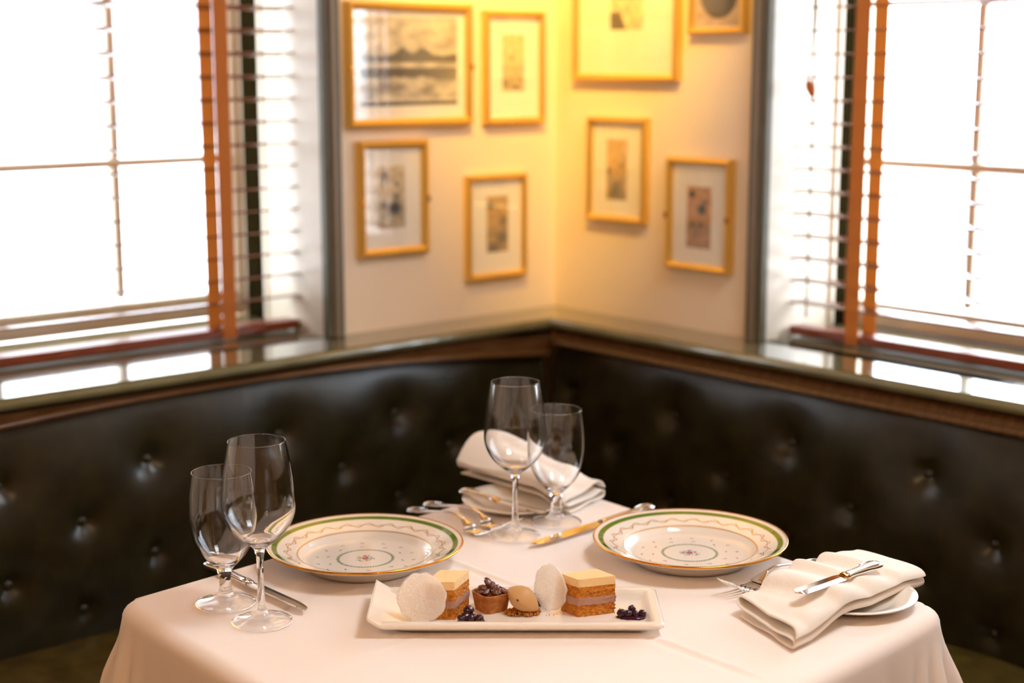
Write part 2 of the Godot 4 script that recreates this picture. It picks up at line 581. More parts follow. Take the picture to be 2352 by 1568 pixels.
func build_room() -> void:
	var floor_ := part("floor", box_mesh(Vector3(6.0, 0.2, 6.0), 0, Vector3(0, -0.1, 0)), M.floor, self)
	tag(floor_, "brown wooden floor under the table and banquette", "floor", "", "structure")
	var ceil := part("ceiling", box_mesh(Vector3(6.0, 0.2, 6.0), 0, Vector3(0, 2.7, 0)), M.ceiling, self)
	tag(ceil, "cream ceiling above the corner table", "ceiling", "", "structure")
	var t := 0.42
	var st := begin(false)
	box(st, Vector3((LWIN[1] + XW + t) / 2, 1.3, ZW - t / 2), Vector3(XW + t - LWIN[1], 2.6, t))
	box(st, Vector3((LWIN[0] - 2.8) / 2, 1.3, ZW - t / 2), Vector3(LWIN[0] + 2.8, 2.6, t))
	box(st, Vector3((LWIN[0] + LWIN[1]) / 2, 0.43, ZW - t / 2), Vector3(LWIN[1] - LWIN[0], 0.86, t))
	box(st, Vector3((LWIN[0] + LWIN[1]) / 2, (HEAD + 2.6) / 2, ZW - t / 2), Vector3(LWIN[1] - LWIN[0], 2.6 - HEAD, t))
	tag(part("wall_left", done(st), M.wall, self), "cream plaster wall with the left-hand window and four framed prints", "wall", "", "structure")
	st = begin(false)
	box(st, Vector3(XW + t / 2, 1.3, (ZW + RWIN[0]) / 2), Vector3(t, 2.6, RWIN[0] - ZW))
	box(st, Vector3(XW + t / 2, 1.3, (RWIN[1] + 2.8) / 2), Vector3(t, 2.6, 2.8 - RWIN[1]))
	box(st, Vector3(XW + t / 2, 0.43, (RWIN[0] + RWIN[1]) / 2), Vector3(t, 0.86, RWIN[1] - RWIN[0]))
	box(st, Vector3(XW + t / 2, (HEAD + 2.6) / 2, (RWIN[0] + RWIN[1]) / 2), Vector3(t, 2.6 - HEAD, RWIN[1] - RWIN[0]))
	tag(part("wall_right", done(st), M.wall, self), "cream plaster wall with the right-hand window and four framed prints", "wall", "", "structure")
	tag(part("wall_back", box_mesh(Vector3(6.0, 2.6, 0.2), 0, Vector3(0, 1.3, 2.9)), M.room_wall, self), "tan wall on the far side of the dining room", "wall", "", "structure")
	tag(part("wall_side", box_mesh(Vector3(0.2, 2.6, 6.0), 0, Vector3(-2.9, 1.3, 0)), M.room_wall, self), "tan side wall behind the camera", "wall", "", "structure")
	# the olive ledge: a bullnosed shelf over a cove, mitred in the corner
	# profile: distance out from the wall, height
	var prof := [Vector2(-0.02, 0.862), Vector2(-0.02, SILL), Vector2(0.126, SILL)]
	for k in 7:
		var a := PI / 2 - PI * k / 6
		prof.append(Vector2(0.124 + 0.009 * cos(a), SILL - 0.010 + 0.010 * sin(a)))
	for k in 7:
		var a := PI / 2 * k / 6
		prof.append(Vector2(0.106 - 0.018 * sin(a) + 0.016, SILL - 0.021 - 0.005 * (1.0 - cos(a))))
	prof.append(Vector2(0.095, 0.859))
	prof.append(Vector2(-0.02, 0.859))
	for side in 2:
		st = begin(false)
		var r0 := PackedVector3Array()
		var r1 := PackedVector3Array()
		for p in prof:
			if side == 0:
				r0.append(Vector3(-2.8, p.y, ZW + p.x)); r1.append(Vector3(XW - p.x, p.y, ZW + p.x))
			else:
				r0.append(Vector3(XW - p.x, p.y, 2.8)); r1.append(Vector3(XW - p.x, p.y, ZW + p.x))
		surf(st, [r0, r1], false, side == 1)
		# the shelf runs on into the window recess
		if side == 0: box(st, Vector3((LWIN[0] + LWIN[1]) / 2, 0.8735, -2.66), Vector3(LWIN[1] - LWIN[0], 0.023, 0.36))
		else: box(st, Vector3(2.48, 0.8735, (RWIN[0] + RWIN[1]) / 2), Vector3(0.34, 0.023, RWIN[1] - RWIN[0]))
		var o := part("trim_%d" % (side + 1), done(st), M.paint, self)
		tag(o, ["olive painted ledge along the left wall below the window", "olive painted ledge along the right wall below the window"][side], "ledge", "", "structure")
	# casings: three fluted strips up the corner side of each window, and a plain one on the far side
	for side in 2:
		var o := struct("trim_%d" % (side + 3), ["olive fluted casing at the right edge of the left window", "olive fluted casing at the left edge of the right window"][side], "casing")
		var pieces := [[0.0, 0.013, 0.022, M.casing], [0.013, 0.029, 0.027, M.casing_light], [0.029, 0.043, 0.018, M.casing]]
		for p in pieces:
			var w: float = p[1] - p[0]
			for far in 2:
				var mid: float = (p[0] + p[1]) / 2
				if side == 0:
					var x: float = (1.701 + mid) if far == 0 else (LWIN[0] + 0.043 - mid)
					part("casing_strip", box_mesh(Vector3(w, 2.2 - SILL + 0.02, p[2]), 0.003), p[3], o, Vector3(x, (2.2 + SILL + 0.02) / 2, ZW + p[2] / 2))
				else:
					var z: float = (-1.886 - mid) if far == 0 else (RWIN[1] - 0.043 + mid)
					part("casing_strip", box_mesh(Vector3(p[2], 2.2 - SILL + 0.02, w), 0.003), p[3], o, Vector3(XW - p[2] / 2, (2.2 + SILL + 0.02) / 2, z))
		# head of the casing
		if side == 0: part("casing_head", box_mesh(Vector3(LWIN[1] - LWIN[0], 0.06, 0.024), 0.004), M.paint, o, Vector3((LWIN[0] + LWIN[1]) / 2, 2.25, ZW + 0.012))
		else: part("casing_head", box_mesh(Vector3(0.024, 0.06, RWIN[1] - RWIN[0]), 0.004), M.paint, o, Vector3(XW - 0.012, 2.25, (RWIN[0] + RWIN[1]) / 2))
	# splayed cream jambs
	for side in 2:
		var o := struct("trim_%d" % (side + 5), ["cream splayed jamb at the right of the left window", "cream splayed jamb at the left of the right window"][side], "jamb")
		for far in 2:
			st = begin(false)
			var q := []
			for y in [SILL, HEAD]:
				if side == 0:
					var xs := [1.706, 1.7445] if far == 0 else [LWIN[0] + 0.039, LWIN[0] + 0.0005]
					q.append([Vector3(xs[0], y, ZW), Vector3(xs[1], y, ZW), Vector3(xs[1], y, -2.84), Vector3(xs[1] - signf(xs[1] - xs[0]) * 0.002, y, -2.84)])
				else:
					var zs := [-1.891, -1.9295] if far == 0 else [RWIN[1] - 0.039, RWIN[1] - 0.0005]
					q.append([Vector3(XW, y, zs[0]), Vector3(XW, y, zs[1]), Vector3(2.615, y, zs[1]), Vector3(2.615, y, zs[1] - signf(zs[1] - zs[0]) * 0.002)])
			var c := Vector3.ZERO
			for a in q: for p in a: c += p
			c /= 8.0
			facet(st, q[0], c); facet(st, q[1], c)
			for k in 4: facet(st, [q[0][k], q[0][(k + 1) % 4], q[1][(k + 1) % 4], q[1][k]], c)
			part("jamb_panel", done(st), M.cream_paint, o)
			# the dark channel the sash runs in, and a cream stop bead before it
			if side == 0:
				var x := 1.7375 if far == 0 else LWIN[0] + 0.0075
				part("sash_channel", box_mesh(Vector3(0.015, HEAD - SILL, 0.062), 0.001), M.channel, o, Vector3(x, (HEAD + SILL) / 2, -2.779))
				part("stop_bead", box_mesh(Vector3(0.02, HEAD - SILL, 0.018), 0.003), M.cream_paint, o, Vector3(x, (HEAD + SILL) / 2, -2.735))
			else:
				var z := -1.9225 if far == 0 else RWIN[1] - 0.0075
				part("sash_channel", box_mesh(Vector3(0.034, HEAD - SILL, 0.015), 0.001), M.channel, o, Vector3(2.587, (HEAD + SILL) / 2, z))
				part("stop_bead", box_mesh(Vector3(0.016, HEAD - SILL, 0.02), 0.003), M.cream_paint, o, Vector3(2.560, (HEAD + SILL) / 2, z))

func build_outside() -> void:
	tag(part("ground", box_mesh(Vector3(60, 0.2, 60), 0, Vector3(0, -0.45, 0)), M.ground, self), "pale pavement outside the windows", "pavement", "", "structure")
	var b := thing("garden_wall", "pale low wall with dark gates across the street outside right window", "wall", Vector3(12, -0.35, -7))
	part("wall", box_mesh(Vector3(0.4, 1.15, 22), 0.02, Vector3(0, 0.575, 0)), M.facade, b)
	part("coping", box_mesh(Vector3(0.5, 0.08, 22), 0.02, Vector3(0, 1.19, 0)), M.ground, b)
	for k in 9:
		part("gate", box_mesh(Vector3(0.08, 1.0, 0.9), 0.01), M.facade_dark, b, Vector3(-0.23, 0.5, -9.6 + k * 2.4))
	var c := thing("building", "pale plain building across the street outside left window", "building", Vector3(0, -0.35, -10))
	part("wall", box_mesh(Vector3(22, 8.0, 3.0), 0.02, Vector3(0, 4.0, -1.5)), M.facade, c)
	part("roof", box_mesh(Vector3(22.4, 0.2, 3.4), 0.03, Vector3(0, 8.1, -1.5)), M.ground, c)
	for k in 14:
		part("window", box_mesh(Vector3(1.1, 1.4, 0.08), 0.01), M.facade_dark, c, Vector3(-8.5 + (k % 7) * 2.8, 2.0 + 3.2 * floorf(k / 7.0), 0.02))

# a wooden sash window of small panes; 1 = left wall, 2 = right wall
func build_window(n: int) -> void:
	var o := struct("window_%d" % n, ["white sash window of small panes in the left wall", "white sash window of small panes in the right wall"][n - 1], "window")
	# local axes: u from the corner side away, v outwards
	if n == 1:
		o.position = Vector3(1.744, 0, -2.84)
		o.rotation.y = PI
	else:
		o.position = Vector3(2.612, 0, -1.929)
		o.rotation.y = -PI / 2
	# for n = 1 local x runs to the world's -x and local z to -z; for n = 2 local x runs to +z and local z to -x
	var zs := 1.0 if n == 1 else -1.0
	var stile := 0.022
	var pitch := 0.2665 if n == 1 else 0.2655
	var first := 0.284 if n == 1 else 0.288
	var width := first + 3 * pitch
	var bars := [0.938, 1.218, 1.53, 1.84, 2.19]
	for u in [stile / 2, width - stile / 2]:
		part("stile", box_mesh(Vector3(stile, HEAD - SILL, 0.04), 0.003), M.cream_paint, o, Vector3(u, (HEAD + SILL) / 2, zs * 0.02))
	part("bottom_rail", box_mesh(Vector3(width - 2 * stile, 0.05, 0.04), 0.003), M.cream_paint, o, Vector3(width / 2, SILL + 0.0265, zs * 0.02))
	part("top_rail", box_mesh(Vector3(width - 2 * stile, 0.04, 0.04), 0.003), M.cream_paint, o, Vector3(width / 2, HEAD - 0.02, zs * 0.02))
	for k in range(1, 4):
		var h := 0.016 if k == 1 else 0.013
		part("meeting_rail" if k == 1 else "muntin", box_mesh(Vector3(width - 2 * stile, h, 0.036 if k == 1 else 0.026), 0.003), M.cream_paint, o, Vector3(width / 2, bars[k], zs * 0.02))
	for c in 3:
		for k in 4:
			var y0: float = bars[k] + (0.0085 if k == 1 else 0.007)
			var y1: float = bars[k + 1] - (0.0085 if k == 0 else 0.007 if k < 3 else 0.03)
			part("muntin", box_mesh(Vector3(0.018, y1 - y0, 0.026), 0.003), M.cream_paint, o, Vector3(first + c * pitch, (y0 + y1) / 2, zs * 0.02))
	for c in 4:
		for k in 4:
			var u0 := stile if c == 0 else first + (c - 1) * pitch + 0.009
			var u1 := first + c * pitch - 0.009 if c < 3 else width - stile
			var y0: float = bars[k] + 0.012
			var y1: float = bars[k + 1] - 0.012
			part("pane", box_mesh(Vector3(u1 - u0, y1 - y0, 0.003)), M.pane, o, Vector3((u0 + u1) / 2, (y0 + y1) / 2, zs * 0.026))

func build_blinds() -> void:
	for side in 2:
		var L := 1.035
		var o: Node3D
		if side == 0:
			o = thing("window_blind", "open wooden slat blind with orange tapes in the left window", "blind", Vector3(1.1975, 0, -2.612), 0, "wooden window blinds")
		else:
			o = thing("window_blind", "open wooden slat blind with orange tapes in the right window", "blind", Vector3(2.42, 0, -1.378), -PI / 2, "wooden window blinds")
		# local x along the slats, local z towards the room
		var s := 1.0 if side == 0 else 1.0
		var tilt := deg_to_rad(-6.5) if side == 0 else deg_to_rad(1.5)
		var slat := begin()
		var rows := []
		for e in [-0.5, 0.5]:
			var row := PackedVector3Array()
			for k in 9:
				var a := PI * k / 8.0
				row.append(Vector3(e * L, 0.0014 * sin(a) + 0.0012, -0.025 * cos(a)))
			for k in 9:
				var a := PI * (8 - k) / 8.0
				row.append(Vector3(e * L, 0.0014 * sin(a) - 0.0012, -0.025 * cos(a)))
			rows.append(row)
		surf(slat, rows, true, true)
		for e in 2:
			for k in 8: facet(slat, [rows[e][k], rows[e][k + 1], rows[e][16 - k], rows[e][17 - k]], Vector3.ZERO)
		var slat_mesh := done(slat)
		var y := 0.954
		while y < 2.10:
			part("slat", slat_mesh, M.slat, o, Vector3(0, y, 0), Vector3(tilt, 0, 0))
			y += SLAT_PITCH
		part("bottom_rail", box_mesh(Vector3(L, 0.018, 0.05), 0.004), M.rail, o, Vector3(0, 0.8985, 0))
		part("head_rail", box_mesh(Vector3(L, 0.06, 0.06), 0.004), M.rail, o, Vector3(0, 2.16, 0))
		var tapes := [0.352, -0.352] if side == 0 else [-0.364, 0.364]
		for x in tapes:
			for f in [1.0, -1.0]:
				part("ladder_tape", box_mesh(Vector3(0.031, 2.13 - 0.888, 0.0012)), M.tape, o, Vector3(x, (2.13 + 0.888) / 2, f * (0.0275)))
		# lift cords through the slats, with a pair of wooden acorns on the pull cords at the corner end
		var cx := 0.49 if side == 0 else -0.467
		for x in [cx] if side == 1 else []:
			var st := begin()
			tube(st, [Vector3(x, 2.13, 0.034), Vector3(x, 0.93, 0.034)], 0.0022, 6)
			part("pull_cord", done(st), M.cord, o)
			for k in 2:
				var acorn := [Vector2(0, -0.026), Vector2(0.004, -0.025), Vector2(0.0072, -0.018), Vector2(0.0078, -0.010), Vector2(0.006, -0.003), Vector2(0.003, 0.0), Vector2(0, 0.0005)]
				part("acorn_pull", lathe_mesh(spline(acorn, 3), 16), M.tassel, o, Vector3(x - 0.012 + 0.012 * k, 1.383 - 0.006 * k, 0.036 + 0.004 * k), Vector3(0, 0, 0.25 if k == 0 else 0.05))
			var st2 := begin()
			tube(st2, [Vector3(x - 0.003, 2.13, 0.037), Vector3(x - 0.003, 1.50, 0.037), Vector3(x - 0.010, 1.383, 0.037)], 0.0016, 6)
			part("pull_cord", done(st2), M.cord, o)

# ---------------------------------------------------------------- banquette

func crest_y(side: int, a: float) -> float:
	if side == 1: return 0.830
	return maxf(0.847 - 0.07 * (a - 1.4) * (a - 1.4), 0.806)

func build_banquette() -> void:
	for side in 2:
		var o := thing("banquette", ["dark olive leather banquette with buttoned back along left wall", "dark olive leather banquette with buttoned back along right wall"][side], "banquette", Vector3.ZERO, 0, "tufted corner banquettes")
		# a runs along the wall; out is the distance from the wall into the room
		var a0 := -0.6 if side == 0 else -2.338
		var a1 := 2.165 if side == 0 else 0.6
		var buttons := []
		if side == 0:
			for k in range(-8, 4):
				buttons.append(Vector2(1.246 + 0.2685 * k, 0.742)); buttons.append(Vector2(1.118 + 0.266 * k, 0.657)); buttons.append(Vector2(1.252 + 0.267 * k, 0.575)); buttons.append(Vector2(1.118 + 0.266 * k, 0.50))
		else:
			for k in range(-3, 8):
				buttons.append(Vector2(-1.431 + 0.289 * k, 0.735)); buttons.append(Vector2(-1.296 + 0.2885 * k, 0.645)); buttons.append(Vector2(-1.435 + 0.289 * k, 0.56)); buttons.append(Vector2(-1.296 + 0.2885 * k, 0.49))
		var put := func(a: float, y: float, out: float) -> Vector3:
			return Vector3(a, y, ZW + out) if side == 0 else Vector3(XW - out, y, a)
		var face := func(a: float, y: float) -> float:
			var top := crest_y(side, a)
			var u := clampf((y - 0.44) / (top - 0.44), 0, 1)
			var bulge := 0.034 * pow(maxf(sin(PI * clampf(u * 0.93 + 0.05, 0, 1)), 0), 0.55)
			var d := 0.0
			for b in buttons:
				if absf(b.x - a) < 0.2:
					var r := Vector2(a - b.x, (y - b.y)).length()
					d += 0.013 * exp(-r * r / 0.00042) + 0.012 * exp(-r * r / 0.0042)
			return 0.118 + bulge - d
		var st := begin()
		var rows := []
		var ny := 56
		var na := int((a1 - a0) / 0.0075)
		for j in ny + 1:
			var row := PackedVector3Array()
			for i in na + 1:
				var a := lerpf(a0, a1, float(i) / na)
				var y := lerpf(0.44, crest_y(side, a), float(j) / ny)
				row.append(put.call(a, y, face.call(a, y)))
			rows.append(row)
		surf(st, rows, false, side == 0)
		# solid behind: top, bottom, back and ends
		var back := []
		for j in [0, ny]:
			var row := PackedVector3Array()
			for i in na + 1:
				var a := lerpf(a0, a1, float(i) / na)
				row.append(put.call(a, lerpf(0.44, crest_y(side, a), float(j) / ny), 0.002))
			back.append(row)
		st.set_smooth_group(-1)
		surf(st, [rows[0], back[0]], false, side == 1)
		surf(st, [rows[ny], back[1]], false, side == 0)
		surf(st, [back[0], back[1]], false, side == 1)
		for e in [0, na]:
			for j in ny:
				facet(st, [rows[j][e], rows[j + 1][e], back[1][e].lerp(back[0][e], 1.0 - float(j + 1) / ny), back[1][e].lerp(back[0][e], 1.0 - float(j) / ny)], put.call((a0 + a1) / 2, 0.6, 0.06))
		part("backrest", done(st), M.leather, o)
		var dome := lathe_mesh([Vector2(0.0085, -0.003), Vector2(0.0088, 0.0), Vector2(0.0078, 0.0026), Vector2(0.005, 0.0042), Vector2(0.0022, 0.005), Vector2(0, 0.0052)], 16)
		for b in buttons:
			if b.x < a0 + 0.03 or b.x > a1 - 0.03: continue
			var p: Vector3 = put.call(b.x, b.y, face.call(b.x, b.y) + 0.001)
			part("button", dome, M.leather, o, p, Vector3(PI / 2, 0, 0) if side == 0 else Vector3(0, 0, PI / 2))
		# crest moulding: a half-round bead over a fillet, following the top of the back
		st = begin()
		rows = []
		var cp := [Vector2(0.002, 0.0), Vector2(0.128, 0.0)]
		for k in 9:
			var t := -PI / 2 + PI * k / 8
			cp.append(Vector2(0.140 + 0.010 * cos(t), 0.009 + 0.007 * sin(t)))
		cp.append(Vector2(0.132, 0.0165)); cp.append(Vector2(0.122, 0.04)); cp.append(Vector2(0.002, 0.04))
		for i in na / 4 + 1:
			var a := lerpf(a0, a1 if side == 0 else a1, float(i) / (na / 4))
			var row := PackedVector3Array()
			for p in cp:
				var aa := a
				if side == 0 and i == na / 4: aa = XW - maxf(p.x, 0.12)
				if side == 1 and i == 0: aa = ZW + maxf(p.x, 0.12) + 0.0005
				row.append(put.call(aa, minf(crest_y(side, a) + p.y, 0.8585), p.x))
			rows.append(row)
		surf(st, rows, false, side == 1)
		part("crest_moulding", done(st), M.crest, o)
		# seat cushion with a rolled front edge
		st = begin()
		rows = []
		var sp := [Vector2(0.10, 0.30), Vector2(0.10, 0.44), Vector2(0.13, 0.452), Vector2(0.2, 0.462), Vector2(0.35, 0.464), Vector2(0.5, 0.458), Vector2(0.555, 0.44), Vector2(0.57, 0.40), Vector2(0.565, 0.34), Vector2(0.55, 0.31), Vector2(0.10, 0.30)]
		sp = spline(sp, 3)
		for i in 41:
			var row := PackedVector3Array()
			for p in sp:
				var aa := lerpf(a0, a1 if side == 0 else a1, i / 40.0)
				if side == 1: aa = lerpf(ZW + 0.575, a1, i / 40.0)
				row.append(put.call(aa, p.y, p.x))
			rows.append(row)
		surf(st, rows, false, side == 0)
		for e in [0, 40]:
			var c: Vector3 = put.call(a0 if side == 0 else ZW + 0.575, 0.4, 0.33) if e == 0 else put.call(a1, 0.4, 0.33)
			var inn: Vector3 = put.call(0.0, 0.4, 0.33)
			for k in sp.size() - 1: facet(st, [c, rows[e][k], rows[e][k + 1]], inn)
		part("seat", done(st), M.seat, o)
		var pb0 := a0 if side == 0 else ZW + 0.56
		var plinth := begin(false)
		if side == 0: box(plinth, Vector3((a0 + a1) / 2, 0.15, ZW + 0.27), Vector3(a1 - a0, 0.3, 0.5), 0.004)
		else: box(plinth, Vector3(XW - 0.27, 0.15, (pb0 + a1) / 2), Vector3(0.5, 0.3, a1 - pb0), 0.004)
		part("base", done(plinth), M.dark_wood, o)

# ---------------------------------------------------------------- lamps

func pendant(at: Vector3, label: String, energy: float) -> void:
	var o := thing("pendant_lamp", label, "lamp", at, 0, "pendant lamps in the room")
	part("shade", lathe_mesh([Vector2(0.012, 0.10), Vector2(0.02, 0.09), Vector2(0.05, 0.05), Vector2(0.075, 0.0), Vector2(0.073, 0.0), Vector2(0.048, 0.048), Vector2(0.018, 0.086), Vector2(0.0, 0.09)], 32), M.lamp_shade, o)
	var st := begin()
	tube(st, [Vector3(0, 0.1, 0), Vector3(0, 2.6 - at.y - 0.01, 0)], 0.004, 8)
	part("cord", done(st), M.cord, o)
	part("canopy", lathe_mesh([Vector2(0, 2.575 - at.y), Vector2(0.05, 2.58 - at.y), Vector2(0.05, 2.6 - at.y)], 24), M.lamp_shade, o)
	part("bulb", lathe_mesh(spline([Vector2(0, -0.012), Vector2(0.02, -0.004), Vector2(0.028, 0.02), Vector2(0.02, 0.045), Vector2(0.008, 0.06)], 4), 20), M.bulb, o)
	var l := OmniLight3D.new()
	l.name = "room_light"
	l.light_color = Color(1.0, 0.81, 0.62)
	l.light_energy = energy
	l.light_size = 0.03
	l.omni_range = 8.0
	l.omni_attenuation = 2.0
	l.shadow_enabled = true
	l.position = at + Vector3(0, -0.03, 0)
	add_child(l, true)

func build_lamps() -> void:
	# a flat ceiling light over the dining side of the room
	var o := thing("ceiling_light", "square white ceiling light above the front of the table", "lamp", Vector3(1.62, 2.6, -0.55))
	part("frame", box_mesh(Vector3(0.66, 0.03, 0.66), 0.006), M.cream_paint, o, Vector3(0, -0.0155, 0))
	part("diffuser", box_mesh(Vector3(0.6, 0.006, 0.6), 0.002), M.diffuser, o, Vector3(0, -0.0335, 0))
	var l := AreaLight3D.new()
	l.name = "ceiling_light_glow"
	l.area_size = Vector2(0.6, 0.6)
	l.light_color = Color(0.95, 0.98, 1.0)
	l.light_energy = PANEL_ENERGY
	l.area_range = 8.0
	l.area_attenuation = 2.0
	l.shadow_enabled = true
	l.position = Vector3(1.62, 2.555, -0.55)
	l.rotation = Vector3(-PI / 2, 0, 0)
	add_child(l)
	var sp := thing("ceiling_spotlight", "small brass ceiling spotlight aimed at the corner of pictures", "lamp", Vector3(1.38, 2.6, -1.55))
	part("mount", lathe_mesh([Vector2(0, -0.012), Vector2(0.045, -0.012), Vector2(0.047, -0.006), Vector2(0.047, 0.0)], 24), M.lamp_shade, sp)
	var arm := begin()
	tube(arm, [Vector3(0, -0.012, 0), Vector3(0, -0.07, 0)], 0.007, 8)
	part("stem", done(arm), M.lamp_shade, sp)
	var can := part("can", lathe_mesh([Vector2(0, 0.045), Vector2(0.022, 0.044), Vector2(0.03, 0.03), Vector2(0.033, -0.045), Vector2(0.031, -0.045), Vector2(0.028, 0.02), Vector2(0, 0.024)], 28), M.lamp_shade, sp, Vector3(0, -0.09, 0))
	var aim := Vector3(2.32, 1.58, -2.49)
	var from := Vector3(1.38, 2.51, -1.55)
	var down := (from - aim).normalized()
	var side := down.cross(Vector3.RIGHT).normalized()
	can.basis = Basis(side.cross(down), down, side) if false else Basis(down.cross(side), down, side)
	var face := part("bulb", lathe_mesh([Vector2(0, -0.034), Vector2(0.024, -0.034), Vector2(0.026, -0.030), Vector2(0.0, -0.026)], 24), M.bulb, sp, Vector3(0, -0.09, 0))
	face.basis = can.basis
	var l2 := SpotLight3D.new()
	l2.name = "corner_light"
	l2.light_color = Color(1.0, 0.8, 0.32)
	l2.light_energy = CORNER_ENERGY
	l2.light_size = 0.025
	l2.spot_angle = 23.0
	l2.spot_angle_attenuation = 1.0
	l2.spot_range = 6.0
	l2.spot_attenuation = 2.0
	l2.shadow_enabled = true
	add_child(l2)
	l2.look_at_from_position(from - down * 0.05, aim)
	pendant(Vector3(-0.5, 2.1, -0.9), "brass pendant lamp hanging behind the camera, nearer the left wall", ROOM_ENERGY)
	pendant(Vector3(0.3, 2.1, 0.7), "brass pendant lamp hanging behind the camera, nearer the right wall", ROOM_ENERGY)

# ---------------------------------------------------------------- pictures

func art(kind: int, w: int, h: int) -> ImageTexture:
	var im := Image.create(w, h, false, Image.FORMAT_RGB8)
	var n := FastNoiseLite.new()
	n.seed = kind * 7 + 1
	n.frequency = 0.04
	var base: Array = [rgb8(226, 212, 188), rgb8(244, 214, 150), rgb8(238, 214, 172), rgb8(214, 170, 104), rgb8(240, 222, 174), rgb8(214, 182, 150), rgb8(236, 190, 116), rgb8(222, 164, 108)]
	var ink := rgb8(58, 54, 56)
	for y in h:
		for x in w:
			var u := float(x) / w
			var v := float(y) / h
			var k := 0.0
			var q := n.get_noise_2d(x * 96.0 / w, y * 144.0 / h)
			match kind:
				0:   # a wide view over water: a line of rooftops, their reflection, a dark shore
					var roof := 0.42 - 0.10 * maxf(0, 1.0 - absf(u - 0.42) * 9.0) - 0.10 * maxf(0, 1.0 - absf(u - 0.62) * 8.0) + 0.03 * q
					k = 0.75 if v > roof and v < 0.50 else 0.0
					if v > 0.56 and v < 0.68 + 0.05 * q: k = 0.85 - 0.6 * maxf(0.0, u - 0.6)
					k = maxf(k, 0.3 + 0.5 * q if v > 0.7 and v < 0.9 else 0.12 + 0.35 * q)
					if v > 0.95: k = 0.95
				4:
					k = 0.7 if v < 0.62 and u > 0.3 + 0.3 * q and v > 0.2 else 0.1 + 0.3 * q
					if v > 0.78 and u < 0.45 - (0.95 - v): k = 0.8
				5:   # a dark boat
					var hull := 0.62 + 0.28 * sqrt(maxf(0, 1.0 - pow((u - 0.5) / 0.4, 2)))
					k = 0.9 if v > 0.58 + 0.1 * absf(u - 0.5) and v < hull and absf(u - 0.5) < 0.4 else 0.12 + 0.2 * q
				_:
					k = 0.1 + 0.3 * q
					if v > 0.55 + 0.2 * q: k += 0.18
			var c: Color = base[kind]
			im.set_pixel(x, y, c.lerp(ink, clampf(k, 0, 1)))
	# loose ink washes
	var washes: Array = {1: [[0.45, 0.40, 0.10, 0.4], [0.6, 0.92, 0.1, 0.6], [0.1, 0.86, 0.12, 0.5], [0.85, 0.8, 0.1, 0.4]],
		2: [[0.28, 0.16, 0.15, 0.5], [0.65, 0.68, 0.22, 0.95], [0.25, 0.62, 0.12, 0.5], [0.72, 0.3, 0.1, 0.45], [0.7, 0.5, 0.14, 0.4]],
		3: [[0.15, 0.16, 0.15, 0.85], [0.75, 0.45, 0.25, 0.35], [0.7, 0.75, 0.3, 0.4], [0.3, 0.95, 0.3, 0.45]],
		6: [[0.1, 0.52, 0.12, 0.6], [0.75, 0.42, 0.15, 0.35], [0.5, 0.8, 0.3, 0.3], [0.5, 0.97, 0.5, 0.3]],
		7: [[0.2, 0.13, 0.15, 0.75], [0.62, 0.36, 0.2, 0.95], [0.75, 0.24, 0.1, 0.6], [0.25, 0.62, 0.13, 0.6], [0.58, 0.62, 0.12, 0.6]]}.get(kind, [])
	for s in washes:
		for y in h:
			for x in w:
				var d: float = Vector2(float(x) / w - s[0], (float(y) / h - s[1]) * h / w).length() / s[2]
				if d < 1.0:
					var c := im.get_pixel(x, y)
					var blue := rgb8(34, 44, 58)
					im.set_pixel(x, y, c.lerp(blue, minf(s[3] * 1.15, 1.0) * (1.0 - d * d * d)))
	return ImageTexture.create_from_image(im)

func picture(side: int, lo: Vector2, hi: Vector2, fw: float, win: Rect2, kind: int, label: String, screws := false) -> void:
	var s := hi - lo
	var mid := (lo + hi) / 2
	var o: Node3D
	if side == 0: o = thing("framed_picture", label, "picture", Vector3(mid.x, mid.y, ZW), 0, "framed prints in the corner")
	else: o = thing("framed_picture", label, "picture", Vector3(XW, mid.y, mid.x), -PI / 2, "framed prints in the corner")
	# moulding mitred round: profile (inwards from the outer edge, out from the wall)
	var prof := [Vector2(0, 0.001), Vector2(0, 0.017), Vector2(0.002, 0.020), Vector2(fw * 0.45, 0.022), Vector2(fw * 0.8, 0.019), Vector2(fw, 0.015), Vector2(fw, 0.006)]
	var st := begin(false)
	var rows := []
	for c in [Vector2(-1, -1), Vector2(1, -1), Vector2(1, 1), Vector2(-1, 1), Vector2(-1, -1)]:
		var row := PackedVector3Array()
		for p in prof: row.append(Vector3(c.x * (s.x / 2 - p.x), c.y * (s.y / 2 - p.x), p.y))
		rows.append(row)
	surf(st, rows, false, false)
	part("frame", done(st), M.frame_gold, o)
	part("backing", box_mesh(Vector3(s.x - 0.004, s.y - 0.004, 0.005)), M.backing, o, Vector3(0, 0, 0.0035))
	var inner := s - Vector2(fw, fw) * 2 + Vector2(0.004, 0.004)
	part("mat_board", box_mesh(Vector3(inner.x, inner.y, 0.002)), M.mat_board, o, Vector3(0, 0, 0.0072))
	var pm := StandardMaterial3D.new()
	pm.albedo_texture = art(kind, 96, int(96 * win.size.y * s.y / (win.size.x * s.x)))
	pm.roughness = 0.9
	var ps := Vector2(win.size.x * s.x, win.size.y * s.y)
	var pmesh := PlaneMesh.new()
	pmesh.size = ps
	pmesh.orientation = PlaneMesh.FACE_Z
	part("print", pmesh, pm, o, Vector3((win.get_center().x - 0.5) * s.x, (0.5 - win.get_center().y) * s.y, 0.0086))
	part("glazing", box_mesh(Vector3(inner.x, inner.y, 0.002)), M.pane, o, Vector3(0, 0, 0.0115))
	if screws:
		for e in [-1.0, 1.0]:
			part("hanging_clip", box_mesh(Vector3(0.008, 0.012, 0.004), 0.001), M.brass, o, Vector3(e * (s.x / 2 - 0.004), -0.005, 0.021))

